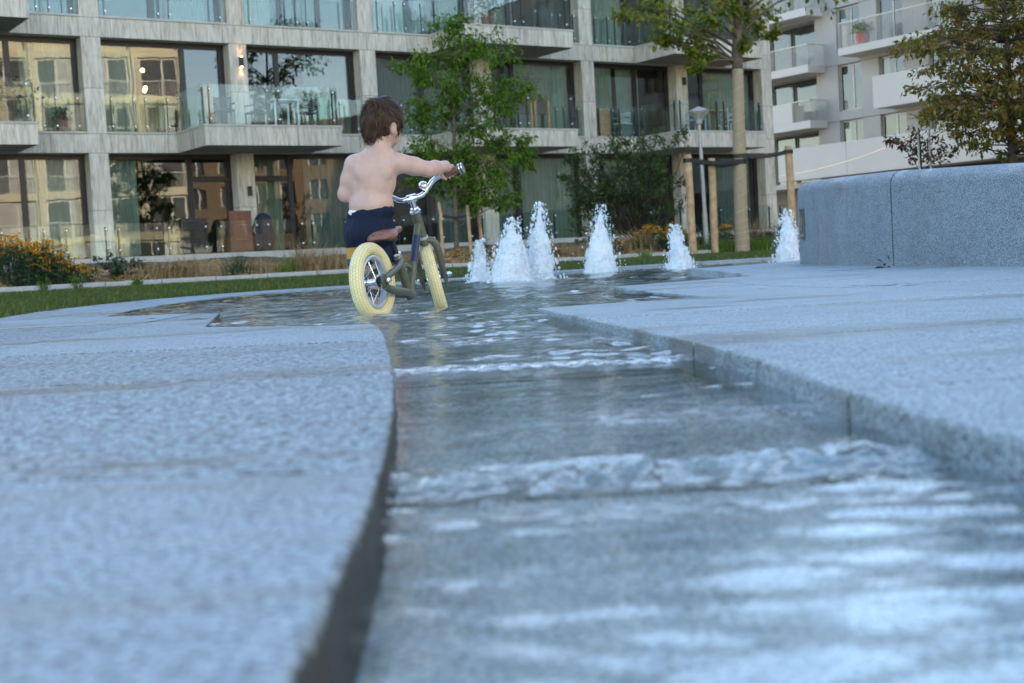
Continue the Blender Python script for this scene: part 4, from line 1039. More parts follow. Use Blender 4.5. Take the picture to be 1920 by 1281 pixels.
# ---- dark bush in the bed
rg = np.random.default_rng(8); YB = 32.5
tb = base_pt(1205, YB); T3 = thing('bush', 'large dark green bush in the bed behind the pointed jet', 'bush', tb)
CL3 = []
for _ in range(85):
    an = rg.uniform(0, 6.283); q = rg.random() ** .5
    CL3.append((1172 + 100 * q * math.cos(an), 350 + 92 * q * math.sin(an), rg.uniform(18, 30)))
CL3 += [(1062, 345, 18), (1070, 395, 18), (1075, 425, 20), (1085, 440, 18), (1270, 255, 18), (1285, 245, 12), (1075, 290, 18), (1100, 275, 20), (1150, 262, 18), (1230, 255, 20), (1255, 270, 22), (1190, 268, 18), (1285, 330, 16), (1280, 390, 16), (1060, 300, 10), (1055, 330, 9)]
stems = [aty(1205 + 40 * (i - 2) * .3, 455, YB) for i in range(5)]
b = MB()
for i in range(6): b.tube(branch_path(tb + rg.normal(0, .06, 3) * (1, 1, 0) - (0, 0, .1), aty(1150 + 22 * i, 370 + 10 * (i % 3), YB + rg.uniform(-.4, .4)), rg, .02), [.04, .036, .032, .028, .022, .016, .01], 6)
b.build('stems', MAT['bark_dark'], T3, True)
crown(T3, [(aty(x, y, YB + rg.uniform(-1.1, 1.1)), r / 77.) for x, y, r in CL3], lambda c: tb + (c - tb) * np.array([.35, .35, .4]), .09, 105, MAT['leaf_dark'], MAT['bark_dark'], rg, wr=.42, br=.014, twigs=6, flat=.9, name='foliage')

# ---- bronze tree standing in the planter
rg = np.random.default_rng(12); YP = 9.6
tb = aty(1900, 330, YP); tb[2] = .36; T4 = thing('tree', 'bronze and olive leaved tree with layered branches in the planter', 'tree', tb)
tpx = [(1900, 318, .034), (1898, 290, .031), (1893, 200, .026), (1888, 80, .020), (1881, 0, .015), (1876, -150, .008), (1872, -260, .003)]
pw = catmull([aty(x, y, YP) for x, y, r in tpx], 4); b = MB(); b.tube(pw, list(np.interp(np.linspace(0, 6, len(pw)), range(7), [r for *_, r in tpx])), 9); b.build('trunk', MAT['bark_dark'], T4, True)
tz4 = np.array(pw)
def t4_at(c): d = np.linalg.norm((c - tz4[0])[:2]); return tz4[np.argmin(np.abs(tz4[:, 2] - (c[2] - .12 * d)))]
CL4 = []
for (y, xl, xr) in ((5, 1760, 2020), (30, 1745, 2040), (50, 1770, 2040), (72, 1690, 2050), (92, 1668, 2080), (108, 1690, 2060), (128, 1730, 2060), (150, 1770, 2060), (165, 1712, 2080), (185, 1700, 2080), (205, 1720, 2080), (222, 1700, 2060), (238, 1760, 2080), (255, 1780, 2080), (272, 1775, 2080)):
    n = int((xr - xl) / 26)
    for i in range(n): CL4.append((xl + (xr - xl) * (i + rg.random()) / n, y + rg.normal(0, 7), rg.uniform(17, 30)))
for y in range(-260, 0, 26):
    wd_ = 60 + 120 * (y + 300) / 300
    for i in range(6): CL4.append((1878 + rg.uniform(-wd_, wd_), y + rg.normal(0, 6), 24))
crown(T4, [(aty(x, y, YP + rg.uniform(-.42, .42)), r / 262.) for x, y, r in CL4], t4_at, .040, 70, MAT['leaf_brown'], MAT['bark_dark'], rg, wr=.5, br=.0065, twigs=5, flat=.35)
# ---- reddish sapling and its pale canes
YS = 10.0; tb = aty(1726, 330, YS); tb[2] = .36; T5 = thing('sapling', 'small reddish sapling in the planter left of the bronze tree', 'tree', tb)
b = MB(); b.tube([tb, aty(1725, 280, YS), aty(1722, 240, YS)], [.012, .010, .006], 7); b.build('trunk', MAT['bark_dark'], T5, True)
CL5 = [(1680, 262, 12), (1700, 265, 16), (1715, 275, 16), (1735, 262, 16), (1750, 255, 20), (1715, 250, 14), (1690, 275, 9), (1740, 285, 16), (1765, 278, 18), (1670, 262, 7), (1710, 295, 9), (1755, 298, 16), (1785, 290, 18)]
crown(T5, [(aty(x, y, YS + rg.uniform(-.2, .2)), r / 252.) for x, y, r in CL5], lambda c: tb + np.array([0, 0, max(.08, c[2] - tb[2] - .12)]), .034, 40, MAT['leaf_red'], MAT['bark_dark'], rg, wr=.55, br=.004, twigs=5, flat=.6)
for lab, x0, y0, x1 in (('thin pale cane with broken top beside the reddish sapling', 1720, 243, 1726), ('taller thin pale cane right of the reddish sapling', 1742, 190, 1745)):
    q1 = aty(x1, 330, YS - .1); q1[2] = .36; stake_obj(lab, aty(x0, y0, YS - .1), q1, .008, 'canes in the planter', 'curtain')
q1 = aty(1895, 300, 8.8); q1[2] = .36
T6 = thing('plant', 'lime green leafy plant at the planter\'s right edge', 'plant', q1)
n = 60; P = q1 + rg.normal(0, 1, (n, 3)) * (.07, .06, .03) + (0, 0, .1); V, Fq = leaf_mesh(P, rdir(n, rg) + (0, 0, .6), .09, .35, .2, rg); link('foliage', mesh_np('foliage', V, Fq), MAT['leaf_lime'], T6)
b = MB()
for i in range(6): b.tube([q1 + rg.normal(0, .04, 3) * (1, 1, 0), q1 + rg.normal(0, .06, 3) * (1, 1, 0) + (0, 0, .2)], .004, 4)
b.build('stems', MAT['leaf_lime'], T6)

# ---- flowers, shrubs, tufts
def flower_clump(label, px, Y, wx, h, nfl, seed, dens=1.0):
    rg = np.random.default_rng(seed); c0 = base_pt(px, Y); T = thing('flower_clump', label, 'flowers', c0, 'yellow flower clumps')
    b = MB(); hd = []
    for i in range(nfl):
        q = rg.random(2) * 2 - 1; q[1] *= .8
        hh = h * (1 - .45 * q[0] ** 2) * rg.uniform(.62, 1.05); p = c0 + np.array([q[0] * wx, q[1] * .5, hh]); p[2] = ground_at(p[0], p[1]) + hh; bs = c0 + np.array([q[0] * wx * .8, q[1] * .4, 0]); bs[2] = ground_at(bs[0], bs[1]); hd.append(p)
        if i % 2 == 0: b.tube([bs, p], .006, 3, cap=False)
    b.build('stems', MAT['leaf_shrub'], T)
    n = int(nfl * 7 * dens); q = rg.random((n, 3)); q[:, :2] = q[:, :2] * 2 - 1
    P = np.stack([c0[0] + q[:, 0] * wx * 1.05, c0[1] + q[:, 1] * .45, np.zeros(n)], 1); P[:, 2] = [ground_at(a, c) for a, c in P[:, :2]]; P[:, 2] += q[:, 2] ** .8 * h * .8 * (1 - .4 * q[:, 0] ** 2)
    V, Fq = leaf_mesh(P, rdir(n, rg) + (0, 0, .5), .10, .3, .2, rg); link('foliage', mesh_np('foliage', V, Fq), MAT['leaf_shrub'], T)
    hd = np.array(hd); n = len(hd); PV = []; PD = []
    for k in range(8):
        an = k / 8 * 6.283 + rg.random(n); PV.append(hd); PD.append(np.stack([np.cos(an), np.sin(an), rg.uniform(-.5, .5, n)], 1))
    V, Fq = leaf_mesh(np.concatenate(PV), np.concatenate(PD), .050, .42, .1, rg); o = link('blooms', mesh_np('blooms', V, Fq), MAT['petal'], T); o['kind'] = 'stuff'
    V, Fq = icos(hd + (0, 0, .006), np.full(n, .013)); o = link('flower_eyes', mesh_np('flower_eyes', V, Fq), MAT['flower_eye'], T); o['kind'] = 'stuff'
flower_clump('big mass of orange-yellow flowers at the picture\'s left edge', 30, 23.4, .62, .92, 330, 1)
flower_clump('orange-yellow flowers right beside the big mass', 85, 23.6, .40, .85, 170, 2)
flower_clump('low trailing orange-yellow flowers near the left column foot', 135, 23.9, .38, .50, 60, 3)
flower_clump('yellow flowers between the dark bush and the first stake', 1225, 30.8, .46, .62, 130, 4)
flower_clump('orange-yellow flowers close behind the first stake', 1268, 31.2, .34, .70, 90, 5)
flower_clump('few orange flowers behind the pointed jet', 1152, 30.5, .22, .40, 26, 6)
flower_clump('yellow flowers left of the wrapped trunk', 1362, 33.0, .34, .62, 60, 7)
flower_clump('few orange flowers at the foot of the green tree', 860, 29.2, .42, .30, 34, 8)
flower_clump('few orange flowers behind the tall ragged jet', 1035, 29.8, .25, .32, 20, 9)
def shrub(name, label, px, Y, wx, h, n, ls, mat, seed, wr=.45, cat='shrub', grp=None):
    rg = np.random.default_rng(seed); c0 = base_pt(px, Y); T = thing(name, label, cat, c0, grp); b = MB(); P = []; D = []
    ns_ = max(5, n // 45)
    for i in range(ns_):
        an = rg.uniform(0, 6.283); q = rg.random() ** .6; e = c0 + np.array([math.cos(an) * q * wx, math.sin(an) * q * wx * .8, h * rg.uniform(.6, 1.0) * (1 - .35 * q)])
        tw = branch_path(c0 + rg.normal(0, .05, 3) * (1, 1, 0) - (0, 0, .03), e, rg, .05, 5); b.tube(tw, [.012, .010, .008, .007, .005, .003], 4)
        for k in range(n // ns_):
            f = rg.uniform(.25, 1) * 5; j = min(4, int(f)); P.append(tw[j] + (tw[j + 1] - tw[j]) * (f - j) + rg.normal(0, .035, 3)); D.append(rdir(1, rg)[0] + (0, 0, .25))
    b.build('stems', MAT['bark_dark'], T); V, Fq = leaf_mesh(np.array(P), np.array(D), ls, wr, .15, rg); link('foliage', mesh_np('foliage', V, Fq), mat, T)
shrub('shrub', 'broad-leaved dark shrub against the left column foot', 215, 24.4, .55, .62, 420, .09, MAT['leaf_shrub'], 21, .6)
shrub('shrub', 'dark maroon shrub right of the wrapped trunk', 1437, 32.4, .42, .62, 900, .05, simple('maroon_leaves', (.035, .02, .016), .7), 22)
shrub('shrub', 'loose green shrub by the last building column', 1470, 34, .35, .9, 300, .08, MAT['leaf_shrub'], 23)
shrub('shrub', 'low green shrub behind the lamp post foot', 1310, 33.4, .4, .7, 420, .07, MAT['leaf_dark'], 24)
shrub('shrub', 'small green bush on the lawn at the kerb, leftmost', 84, 21.6, .16, .26, 260, .045, MAT['leaf_lime'], 25, .3, 'shrub')
shrub('shrub', 'small green bush on the lawn at the kerb below the left column', 146, 21.9, .19, .32, 320, .045, MAT['leaf_lime'], 26, .3, 'shrub')
shrub('weed', 'low leafy weed growing over the kerb', 255, 22.3, .20, .18, 120, .06, MAT['leaf_lime'], 27, .6, 'weed')
shrub('weed', 'low dark weed in the bed left of the balcony column', 310, 24.6, .5, .28, 200, .09, MAT['leaf_shrub'], 28, .6, 'weed')
shrub('shrub', 'narrow dark shrub behind the small blunt jet', 912, 28.6, .16, .5, 300, .05, MAT['leaf_shrub'], 29)
shrub('shrub', 'low mixed shrub at the terrace edge behind the lamp', 1345, 35.5, .7, .8, 500, .08, MAT['leaf_shrub'], 30)
def tuft(label, px, Y, wx, h, n, mat, seed, grp='grass tufts'):
    c0 = base_pt(px, Y); rg = np.random.default_rng(seed); P = c0 + np.stack([rg.normal(0, wx * .45, n), rg.normal(0, .14, n), np.zeros(n)], 1); P[:, 2] = [ground_at(a, c) - .01 for a, c in P[:, :2]]
    o = blades('grass_tuft', P, h, .014, mat, .45, None); tag(o, label, 'grass tuft', grp)
tuft('dark green grass tuft in the straw below the wall lamp column', 442, 25.0, .3, .42, 160, MAT['leaf_shrub'], 31)
tuft('dry beige grass tuft in the straw left of the child', 573, 25.6, .42, .55, 260, MAT['dry_grass'], 32)
tuft('pale green grass tuft beside the dry one', 540, 25.4, .25, .35, 140, MAT['leaf_lime'], 33)
tuft('bright green grass tuft left of the wrapped trunk base', 1355, 31.2, .6, .34, 520, MAT['leaf_lime'], 34)
tuft('bright green grass tuft right of the wrapped trunk base', 1428, 31.2, .5, .34, 480, MAT['leaf_lime'], 35)
tuft('dry grass standing by the foot of the dark bush', 1200, 30.6, .5, .55, 240, MAT['dry_grass'], 36)
tuft('dry grass behind the maroon shrub', 1415, 33.4, .4, .8, 160, MAT['dry_grass'], 37)
tuft('small green tuft at the kerb in front of the bush', 1210, 29.2, .14, .2, 90, MAT['leaf_lime'], 38)
for i_, (px_, Y_, w_, h_) in enumerate(((290, 24.2, .5, .34), (350, 24.6, .45, .40), (490, 25.4, .5, .36), (620, 26.0, .5, .42), (760, 27.0, .5, .34), (930, 28.4, .6, .36), (1060, 29.6, .6, .38))):
    tuft(('dry straw-coloured grass ' + ('below the dark wooden screen', 'below the red-brown wooden screen', 'between the dark tuft and the pale one', 'just left of the rear tyre', 'behind the front fork of the bike', 'behind the broad jet', 'left of the pointed jet')[i_]), px_, Y_, w_, h_, 260, MAT['dry_grass'], 90 + i_, 'dry grass clumps in the bed')
# straw mulch
rg = np.random.default_rng(50); n = 46000
s = rg.uniform(-9, 22, n); t = KT - .12 - 6.2 * rg.random(n) ** 1.4
hump = np.clip(np.sin(s * 1.9) * np.sin(s * .7 + 1) + .35, 0, 1) * np.exp(-((t - 10.6) / 1.0) ** 2) * .34
P = FP0 + FU * s[:, None] + FN * t[:, None]; P[:, 2] = bedz(s, t) + hump * rg.random(n) + .015
D = rdir(n, rg) * (1, 1, .28); D /= np.linalg.norm(D, axis=1, keepdims=True); L = rg.uniform(.10, .36, n)[:, None]; Wd = np.cross(D, rdir(n, rg)); Wd /= np.linalg.norm(Wd, axis=1, keepdims=True); Wd *= .005
bend = np.array([0, 0, -1]) * L * rg.uniform(0, .25, n)[:, None]
V = np.stack([P - D * L / 2 - Wd + bend, P - D * L / 2 + Wd + bend, P + Wd, P - Wd, P + D * L / 2 + Wd + bend, P + D * L / 2 - Wd + bend], 1).reshape(-1, 3); i = np.arange(n)[:, None] * 6
tag(link('straw_mulch', mesh_np('straw_mulch', V, np.concatenate([np.concatenate([i, i + 1, i + 2, i + 3], 1), np.concatenate([i + 3, i + 2, i + 4, i + 5], 1)])), MAT['straw']), 'dry straw mulch spread over the planting bed', 'mulch', None, 'stuff')
# street lamp
YLm = 32.2; lb = base_pt(1326, YLm); SL = thing('street_lamp', 'pale grey post lamp with a conical head among the stakes', 'street lamp', lb)
lt = aty(1311, 232, YLm); b = MB(); b.tube([lb - (0, 0, .1), lb + (lt - lb) * .3, lb + (lt - lb) * .31, lt], [.062, .060, .050, .040], 12); b.build('post', MAT['rail_metal'], SL, 'auto')
ax = nrm(lt - lb); MAT['lampglass'] = simple('lamp_diffuser', (.42, .43, .42), .35)
b = MB(); b.lathe(lt, ax, [(-.02, .05), (.0, .075), (.10, .085), (.115, .10), (.27, .245)], 24); b.build('diffuser', MAT['lampglass'], SL, 'auto')
b = MB(); b.lathe(lt, ax, [(.272, .252), (.292, .257), (.30, .25), (.40, .03), (.405, .005)], 24); b.build('cap', MAT['rail_metal'], SL, 'auto')
# scrap of dead leaf below the planter joint
dl = aty(1664, 505, 7.4); dl[2] = float(zr(dl[0], dl[1])) + .012
rg = np.random.default_rng(77); V, Fq = leaf_mesh(dl + rg.normal(0, .018, (9, 3)) * (1.3, .6, .45), rdir(9, rg), .05, .5, .2, rg)
tag(link('dead_leaves', mesh_np('dead_leaves', V, Fq), simple('black_leaf', (.012, .011, .010), .8)), 'small scrap of black dead leaves at the planter joint', 'leaves')

# ================================================================== BALANCE BIKE
FLOOR_Z = -.044
BK0 = np.array([-.536, 5.40, FLOOR_Z])
BH_ = math.atan2(.92, .39); LEAN = math.radians(-3.4)
MBK = Matrix.Translation(BK0.tolist()) @ Matrix.Rotation(BH_, 4, 'Z') @ Matrix.Rotation(LEAN, 4, 'X')
WR = .161; WB = .575; HA = math.radians(20)
AX0 = Vector((WB - .02, 0, WR)); AXD = Vector((-math.sin(HA), 0, math.cos(HA)))
MST = MBK @ Matrix.Translation(AX0) @ Matrix.Rotation(math.radians(27), 4, AXD) @ Matrix.Translation(-AX0)
def axp(z, y=0, fwd=0):                 # point on the steering axis at height z, offset sideways / forward
    k = (z - WR) / math.cos(HA); p = AX0 + AXD * k; return np.array([p.x + fwd, y, p.z])
g = NG('cream_tyre'); uv = g.n('TexCoord'); bt = g.n('TexBrick'); g.l(uv.outputs['UV'], bt.inputs['Vector'])
bt.inputs['Scale'].default_value = 1; bt.inputs['Mortar Size'].default_value = .035; bt.inputs['Brick Width'].default_value = .9; bt.inputs['Row Height'].default_value = .55; bt.inputs['Mortar Smooth'].default_value = .3
bt.inputs['Color1'].default_value = (.74, .66, .36, 1); bt.inputs['Color2'].default_value = (.70, .62, .34, 1); bt.inputs['Mortar'].default_value = (.33, .29, .16, 1)
dn = g.noise(g.coord(), 25, 4, .6); tc_ = g.mix(g.ramp(dn, [(.5, 0), (.75, .35)]), bt.outputs[0], (.42, .38, .24))
MAT['tyre'] = g.done(g.prin(tc_, .55, 0, g.bump(bt.outputs['Fac'], -.5, .002)))
MAT['rim'] = simple('painted_rim', (.50, .54, .60), .35, .4, .05)
MAT['olive'] = simple('olive_paint', (.085, .094, .064), .42, 0, .08, 12)
MAT['leather'] = simple('brown_leatherette', (.20, .085, .062), .42, 0, .12, 30, .15, 200)
MAT['navy_decal'] = simple('navy_decal', (.012, .025, .075), .4)
MAT['white_decal'] = simple('white_decal', (.8, .8, .8), .5)
MAT['black_plastic'] = simple('black_plastic', (.012, .012, .013), .45)
BIKE = thing('balance_bike', 'olive green child\'s balance bike with cream tyres and brown saddle in the water', 'balance bike', BK0)
def wheel(c, M, steer):
    W = group_part('front_wheel' if steer else 'rear_wheel', BIKE)
    seg = 96; ts = 14; Rm = WR - .027; vs = []; fs = []; uvs = []
    for i in range(seg):
        a = 2 * math.pi * i / seg
        for j in range(ts):
            q = 2 * math.pi * j / ts; r = Rm + .028 * math.cos(q) * (1 - .06 * math.cos(2 * q)); vs.append(Vector((c[0] + r * math.cos(a), c[1] + .0275 * math.sin(q), c[2] + r * math.sin(a))))
    vs = [M @ v for v in vs]
    for i in range(seg):
        for j in range(ts):
            fs.append((i * ts + j, ((i + 1) % seg) * ts + j, ((i + 1) % seg) * ts + (j + 1) % ts, i * ts + (j + 1) % ts)); uvs += [(i * .62, j * .55), ((i + 1) * .62, j * .55), ((i + 1) * .62, (j + 1) * .55), (i * .62, (j + 1) * .55)]
    me = bpy.data.meshes.new('tyre'); me.from_pydata([tuple(v) for v in vs], [], fs); ul = me.uv_layers.new(name='UVMap'); ul.data.foreach_set('uv', np.array(uvs, dtype=np.float32).ravel())
    link('tyre', me, MAT['tyre'], W, True)
    axd = M.to_3x3() @ Vector((0, 1, 0)); cw = M @ Vector(c)
    b = MB(); b.lathe(cw, axd, [(-.016, .108), (.016, .108), (.018, .101), (.014, .094), (-.014, .094), (-.018, .101)], 48, 0, True); b.build('rim', MAT['rim'], W, 'auto')
    b = MB(); b.lathe(cw, axd, [(-.034, .006), (-.034, .012), (-.03, .025), (-.026, .025), (-.024, .013), (.024, .013), (.026, .025), (.03, .025), (.034, .012), (.034, .006)], 20); b.build('hub', MAT['chrome'], W, 'auto')
    b = MB(); b.lathe(cw, axd, [(-.062, .010), (-.0345, .010)], 12); b.lathe(cw, axd, [(.0345, .010), (.062, .010)], 12); b.build('axle', MAT['black_plastic'], W)
    b = MB()
    for sg in (-1, 1): b.lathe(cw, axd * sg, [(.0625, .012), (.074, .012), (.078, .007), (.084, .006)], 10)
    b.build('axle_nut', MAT['chrome'], W)
    for k in range(20):
        a = 2 * math.pi * k / 20; sg = 1 if k % 2 else -1; a2 = a + (.9 if (k // 2) % 2 else -.9)
        p0 = M @ Vector((c[0] + .022 * math.cos(a2), c[1] + sg * .028, c[2] + .022 * math.sin(a2))); p1 = M @ Vector((c[0] + .095 * math.cos(a), c[1] + sg * .004, c[2] + .095 * math.sin(a)))
        b = MB(); b.tube([p0, p1], .0013, 5); b.build('spoke', MAT['chrome'], W)
    return W
wheel((0, 0, WR), MBK, False); wheel((WB, 0, WR), MST, True)
def bt_(name, path, rad, mat, M=MBK, seg=10, parent=BIKE, sub=4):
    b = MB(); P = catmull(path, sub) if len(path) > 2 else [np.array(p, float) for p in path]
    R_ = rad if not hasattr(rad, '__len__') else list(np.interp(np.linspace(0, len(rad) - 1, len(P)), range(len(rad)), rad))
    b.tube(P, R_, seg); b.xf(M); return b.build(name, MAT[mat], parent, 'auto')
ST0 = (.318, 0, .082); ST1 = (.232, 0, .262)
bt_('seat_tube', [ST0, ST1], .0185, 'olive')
MT0 = np.array((.315, 0, .105)); MT1 = axp(.405); bt_('down_tube', [MT0, MT1], .0165, 'olive')
bt_('cross_tube', [(.262, 0, .205), (.30, 0, .222), (.345, 0, .205), (.352, 0, .178)], .011, 'olive')
for sg in (-1, 1):
    bt_('chainstay', [(.0, sg * .055, .140), (.06, sg * .052, .122), (.20, sg * .045, .108), (.31, sg * .016, .098)], [.015, .017, .016, .015], 'olive')
    bt_('seatstay', [(.0, sg * .055, .172), (.045, sg * .053, .182), (.16, sg * .042, .217), (.245, sg * .014, .243)], [.013, .014, .012, .011], 'olive')
    b = MB(); b.lathe((0, sg * .052, WR), (0, sg, 0), [(0, .028), (.008, .028)], 18); b.xf(MBK); b.build('dropout', MAT['olive'], BIKE, 'auto')
bt_('head_tube', [axp(.345), axp(.445)], .0215, 'olive')
b = MB(); b.lathe(axp(.338), AXD, [(-.006, .018), (-.006, .0255), (.006, .0255), (.006, .018)], 20, 0); b.xf(MBK); b.build('lower_headset', MAT['rail_metal'], BIKE, 'auto')
b = MB(); b.lathe(axp(.446), AXD, [(0, .0225), (.004, .025), (.010, .025), (.014, .021), (.022, .017)], 20, 0); b.xf(MST); b.build('upper_headset', MAT['chrome'], BIKE, 'auto')
# decal band and lettering on the down tube
dv = MT1 - MT0; bt_('decal', [MT0 + dv * .42, MT0 + dv * .80], .01685, 'navy_decal', seg=16)
tcu = bpy.data.curves.new('lettering', 'FONT'); tcu.body = 'VELORETTI'; tcu.size = .021; tcu.extrude = .0004; tcu.align_x = 'CENTER'; tcu.align_y = 'CENTER'; tcu.space_character = 1.25
to_ = bpy.data.objects.new('lettering_tmp', tcu); COL.objects.link(to_); dg = bpy.context.evaluated_depsgraph_get(); lme = bpy.data.meshes.new_from_object(to_.evaluated_get(dg)); bpy.data.objects.remove(to_)
ex = nrm(dv); mid = MT0 + dv * .61
for ang in (math.radians(20), math.radians(160)):
    side = np.array([0, -1.0, 0]) if ang < 1.5 else np.array([0, 1.0, 0]); nn_ = nrm(side * math.cos(math.radians(20)) + np.cross(ex, side) * math.sin(math.radians(20)) * (1 if ang < 1.5 else -1)); ey = np.cross(nn_, ex)
    exx = ex if ang < 1.5 else ex
    m2 = lme.copy(); co = np.empty(len(m2.vertices) * 3, dtype=np.float32); m2.vertices.foreach_get('co', co); co = co.reshape(-1, 3)
    wv = mid + co[:, 0:1] * exx + co[:, 1:2] * ey + nn_ * .0172
    wv = np.array([tuple(MBK @ Vector(q)) for q in wv], dtype=np.float32); m2.vertices.foreach_set('co', wv.ravel()); m2.update(); link('lettering', m2, MAT['white_decal'], BIKE)
# seat post, clamp and saddle
bt_('seat_post', [(.229, 0, .268), (.208, 0, .325)], .012, 'black_plastic')
b = MB(); b.lathe((.2315, 0, .264), (-.43, 0, .90), [(-.010, .022), (.010, .022)], 16); b.lathe((.205, -.024, .262), (-1, 0, 0), [(0, .006), (.03, .006)], 8); b.xf(MBK); b.build('seat_clamp', MAT['steel'], BIKE, 'auto')
secs = [(.085, .030, .345, .020), (.092, .056, .349, .030), (.115, .071, .354, .038), (.145, .066, .356, .034), (.175, .046, .354, .028), (.205, .031, .353, .026), (.24, .024, .356, .026), (.268, .021, .358, .025), (.283, .015, .357, .018), (.289, .006, .356, .008)]
vs = []; K = 20
for (x, wd_, zt, th_) in secs:
    for k in range(K):
        a = 2 * math.pi * k / K; cy = math.cos(a); sz = math.sin(a)
        y = wd_ * math.copysign(abs(cy) ** .8, cy); drop = (abs(y) / .071) ** 2 * .024
        z = zt + .012 + (x - .15) * .09 - drop + (.008 * sz if sz > 0 else th_ * sz * .9)
        vs.append((x - (.016 * (1 - abs(cy)) if x < .1 else 0), y, z))
b = MB(); b.add(vs, [(i * K + k, (i + 1) * K + k, (i + 1) * K + (k + 1) % K, i * K + (k + 1) % K) for i in range(len(secs) - 1) for k in range(K)] + [tuple(range(K)), tuple((len(secs) - 1) * K + k for k in range(K))[::-1]]); b.xf(MBK)
pass
sa = b.build('saddle', MAT['leather'], BIKE, True); bm = bmesh.new(); bm.from_mesh(sa.data); bmesh.ops.recalc_face_normals(bm, faces=bm.faces[:]); bm.to_mesh(sa.data); bm.free()
ms = sa.modifiers.new('s', 'SUBSURF'); ms.levels = ms.render_levels = 1
b = MB(); b.hexa([(.10, -.045, .322), (.22, -.016, .322), (.22, .016, .322), (.10, .045, .322), (.10, -.05, .337), (.23, -.02, .337), (.23, .02, .337), (.10, .05, .337)]); b.xf(MBK); bevel(b.build('saddle_base', MAT['black_plastic'], sa), .004)
# fork, stem, bar
for sg in (-1, 1):
    bt_('fork_leg', [axp(.318, 0, .004), axp(.322, sg * .026, .004), axp(.300, sg * .047, .005), axp(.255, sg * .052, .006), axp(.205, sg * .050, .010), axp(.165, sg * .050, .016), axp(.135, sg * .0505, .021), axp(.118, sg * .051, .024)], [.015, .0155, .016, .0155, .0145, .012, .008, .002], 'olive', MST)
bt_('steerer', [axp(.305), axp(.336)], .018, 'olive', MST)
SH = .508
bt_('stem', [axp(.455), axp(SH + .006)], .0125, 'chrome', MST)
b = MB(); b.lathe(axp(SH), (0, 1, 0), [(-.021, .012), (-.021, .0175), (.021, .0175), (.021, .012)], 18); b.lathe(axp(SH, 0, -.012), (-1, 0, 0), [(0, .009), (.009, .009), (.010, .002)], 12); b.xf(MST); b.build('stem_clamp', MAT['chrome'], BIKE, 'auto')
def bar(y, dz, dx): return axp(SH, 0, 0) + np.array([dx, y, dz])
half = [bar(0, 0, 0), bar(-.022, 0, 0), bar(-.05, .004, .002), bar(-.078, .026, .008), (bar(-.108, .050, .008)), bar(-.14, .060, 0), bar(-.228, .066, -.024)]
full = [np.array([p[0], -p[1], p[2]]) for p in half[::-1]][:-1] + half
bt_('handlebar', full, .0108, 'chrome', MST, 12)
GRIPS = {}
for sg in (-1, 1):
    a = bar(sg * .148, .0605, -.002); c = bar(sg * .230, .066, -.0245); bt_('grip', [a, a + (c - a) * .5, c], [.0155, .0145, .0155], 'leather', MST, 14)
    b = MB(); d = nrm(c - a)
    for k, (q, mi) in enumerate(((-.004, 0), (.002, 1), (.008, 0), (.014, 1))): b.lathe(c + d * q, d, [(0, .012), (.0, .0225), (.0045, .0225), (.0045, .012)], 18, mi)
    b.xf(MST); b.build('grip_end', [MAT['leather'], MAT['chrome']], BIKE, 'auto')
    GRIPS[sg] = (np.array(MST @ Vector(a)), np.array(MST @ Vector(c)))
b = MB(); pbell = bar(-.062, .042, -.012); b.lathe(pbell, (0, 0, 1), [(-.018, .008), (-.012, .018), (0, .021), (.010, .016), (.016, .004)], 16); b.lathe(bar(-.064, .02, .002), (.2, .8, .5), [(-.007, .0135), (.007, .0135)], 12); b.xf(MST); b.build('bell', MAT['chrome'], BIKE, 'auto')

# ================================================================== THE CHILD
YC = 5.62
class Body(SDF):
    def _sl(s, lo, hi):
        a = np.maximum(((np.array(lo) - s.org) / s.h).astype(int), 0); b_ = np.minimum(((np.array(hi) - s.org) / s.h).astype(int) + 2, s.X.shape)
        return tuple(slice(int(p), int(max(p, q))) for p, q in zip(a, b_))
    def view(s, lo, hi):
        sl = s._sl(lo, hi); v = SDF.__new__(SDF); v.X = s.X[sl]; v.Y = s.Y[sl]; v.Z = s.Z[sl]; v.F = s.F[sl]; v.h = s.h; v.org = s.org; return sl, v
    def cap(s, a, b, ra, rb, k=.015, cut=False):
        a = np.array(a, float); b = np.array(b, float); m = max(ra, rb) + k + .02; sl, v = s.view(np.minimum(a, b) - m, np.maximum(a, b) + m); d = v.capsule(a, b, ra, rb)
        s.F[sl] = smax(v.F, -d, k) if cut else smin(v.F, d, k); return s
    def el(s, c, r, k=.015, ax=None, cut=False):
        c = np.array(c, float); m = max(r) + k + .02; sl, v = s.view(c - m, c + m); d = v.ell(c, r, ax); s.F[sl] = smax(v.F, -d, k) if cut else smin(v.F, d, k); return s
HEAD = aty(717, 233, 5.64); FD = nrm((.60, .72, -.24)); RT = nrm(np.cross(FD, (0, 0, 1))); UPH = np.cross(RT, FD); HAX = (RT, FD, UPH)
def hp(r, f, u_): return HEAD + RT * r + FD * f + UPH * u_
pel = aty(694, 428, YC); waist = aty(696, 385, YC); chest = aty(700, 325, YC); nb_ = aty(711, 284, YC)
shL = aty(664, 309, YC - .005); shR = aty(750, 306, YC)
elL = aty(648, 364, YC + .02); elR = aty(803, 318, YC + .055)
gR = GRIPS[-1]; gL = GRIPS[1]; hR = gR[0] + (gR[1] - gR[0]) * .52; hL = gL[0] + (gL[1] - gL[0]) * .5
def hand_frame(gp, frm):
    gd = nrm(gp[1] - gp[0]); back = np.array(frm) - (gp[0] + gp[1]) / 2; back -= gd * (back @ gd); back = nrm(back); up_ = np.cross(gd, back); up_ = up_ if up_[2] > 0 else -up_
    return gd, back, up_
lo = np.array([-.80, 5.40, -.06]); hi = np.array([-.10, 5.95, .93])
B = Body(lo, hi, .0038)
